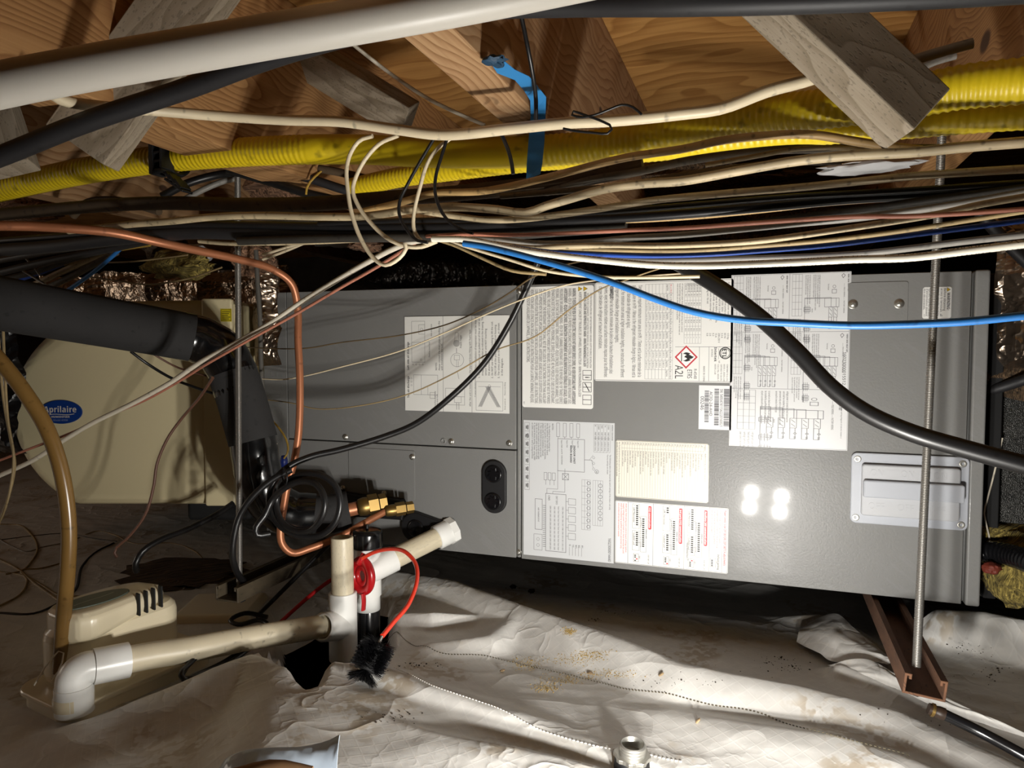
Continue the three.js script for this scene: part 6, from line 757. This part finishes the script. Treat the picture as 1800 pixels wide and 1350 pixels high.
{ const p = at(118, 1230, 0.8); solo('clear_tube', sweep([at(60, 1205, 0.86), at(85, 1165, 0.87), at(110, 1140, 0.88), at(106, 1175, 0.87), at(90, 1195, 0.86)], { r: 0.001, radial: 6 }), M.white, 'white cord loop beside the drain tube at the pump', 'cord'); }

wire('thin_pipe', 'slender grey tube running down beside the humidifier plate', 'tube', M.wax, 8, [0, 0], [[450, 440, 1.2], [453, 500, 1.2], [457, 560, 1.2], [459, 640, 1.2], [464, 720, 1.2], [468, 800, 1.2]]);
{ const p = onSheet(330, 1010, 0); solo('litter_patch', lump(V(p.x, p.y - 0.004, p.z), 0.13, 0.014, 0.1, 0.5, 3.5, 201, 5), M.fibreDirty, 'patch of brown fibrous litter on the floor behind the pump', 'litter'); }
// ------------------------------------------------------------------ work lamp standing on the sheet below the frame
{
  const c = V(...LAMP.pos), g = thing('work_lamp', 'four-LED work lamp standing on the white ground sheet in front', 'lamp', [c.x, 0.05, c.z]);
  const dir = V(...LAMP.aim).sub(c).normalize(), q = new THREE.Quaternion().setFromRotationMatrix(new THREE.Matrix4().lookAt(V(), dir.clone().negate(), V(0, 1, 0)));
  const tr = (geo, x, y, z) => { geo.translate(x, y, z); geo.applyQuaternion(q); geo.translate(c.x, c.y, c.z); return geo; };
  part(g, 'housing', tr(new RoundedBoxGeometry(0.12, 0.1, 0.03, 3, 0.008), 0, 0, -0.02), M.rubber);
  part(g, 'stand', (() => { const b = new RoundedBoxGeometry(0.1, 0.035, 0.05, 2, 0.004); b.translate(c.x, 0.068, c.z + 0.025); return b; })(), M.rubber);
  const glow = std(0xffffff, 0.5, { emissive: LAMP.color, emissiveIntensity: 60 });
  for (const sx of [-1, 1]) for (const sy of [-1, 1]) {
    part(g, 'led', tr(new THREE.BoxGeometry(LAMP.led, LAMP.led, 0.002), sx * 0.036, sy * 0.018, -0.0035), glow);
    const l = new THREE.RectAreaLight(LAMP.color, LAMP.nits, LAMP.led, LAMP.led), p = V(sx * 0.036, sy * 0.018, 0.001).applyQuaternion(q).add(c);
    l.position.copy(p); l.lookAt(p.clone().add(dir)); scene.add(l); l.name = 'led_light';
  }
}
// unseen glowing hatch at the left wall, out of view, placed to light the left floor
{
  const g = thing('unseen_hatch', 'unseen glowing hatch at the left wall, placed to light the left floor', 'hatch', [-3.19, 0.3, -0.3]);
  const f = []; for (const [w, h, y, z] of [[0.04, 0.05, 0.305, -0.3], [0.04, 0.05, 0.895, -0.3]]) { const b = boxUV(w, h, 1.1); b.translate(-3.18, y, z); f.push(b); } for (const z of [-0.83, 0.23]) { const b = boxUV(0.04, 0.6, 0.05); b.translate(-3.18, 0.6, z); f.push(b); }
  part(g, 'frame', merge(f), M.aged); const unseen_pane = boxUV(0.01, 0.54, 1.0); unseen_pane.translate(-3.19, 0.6, -0.3); part(g, 'unseen_pane', unseen_pane, std(0xffffff, 0.8, { emissive: 0xfff1e0, emissiveIntensity: 1.3 }));
  const l = new THREE.RectAreaLight(0xfff1e0, 1.3, 1.0, 0.54); l.position.set(-3.17, 0.6, -0.3); l.lookAt(0, 0.6, -0.3); l.name = 'unseen_hatch_light'; scene.add(l);
}
renderer.render(scene, camera);
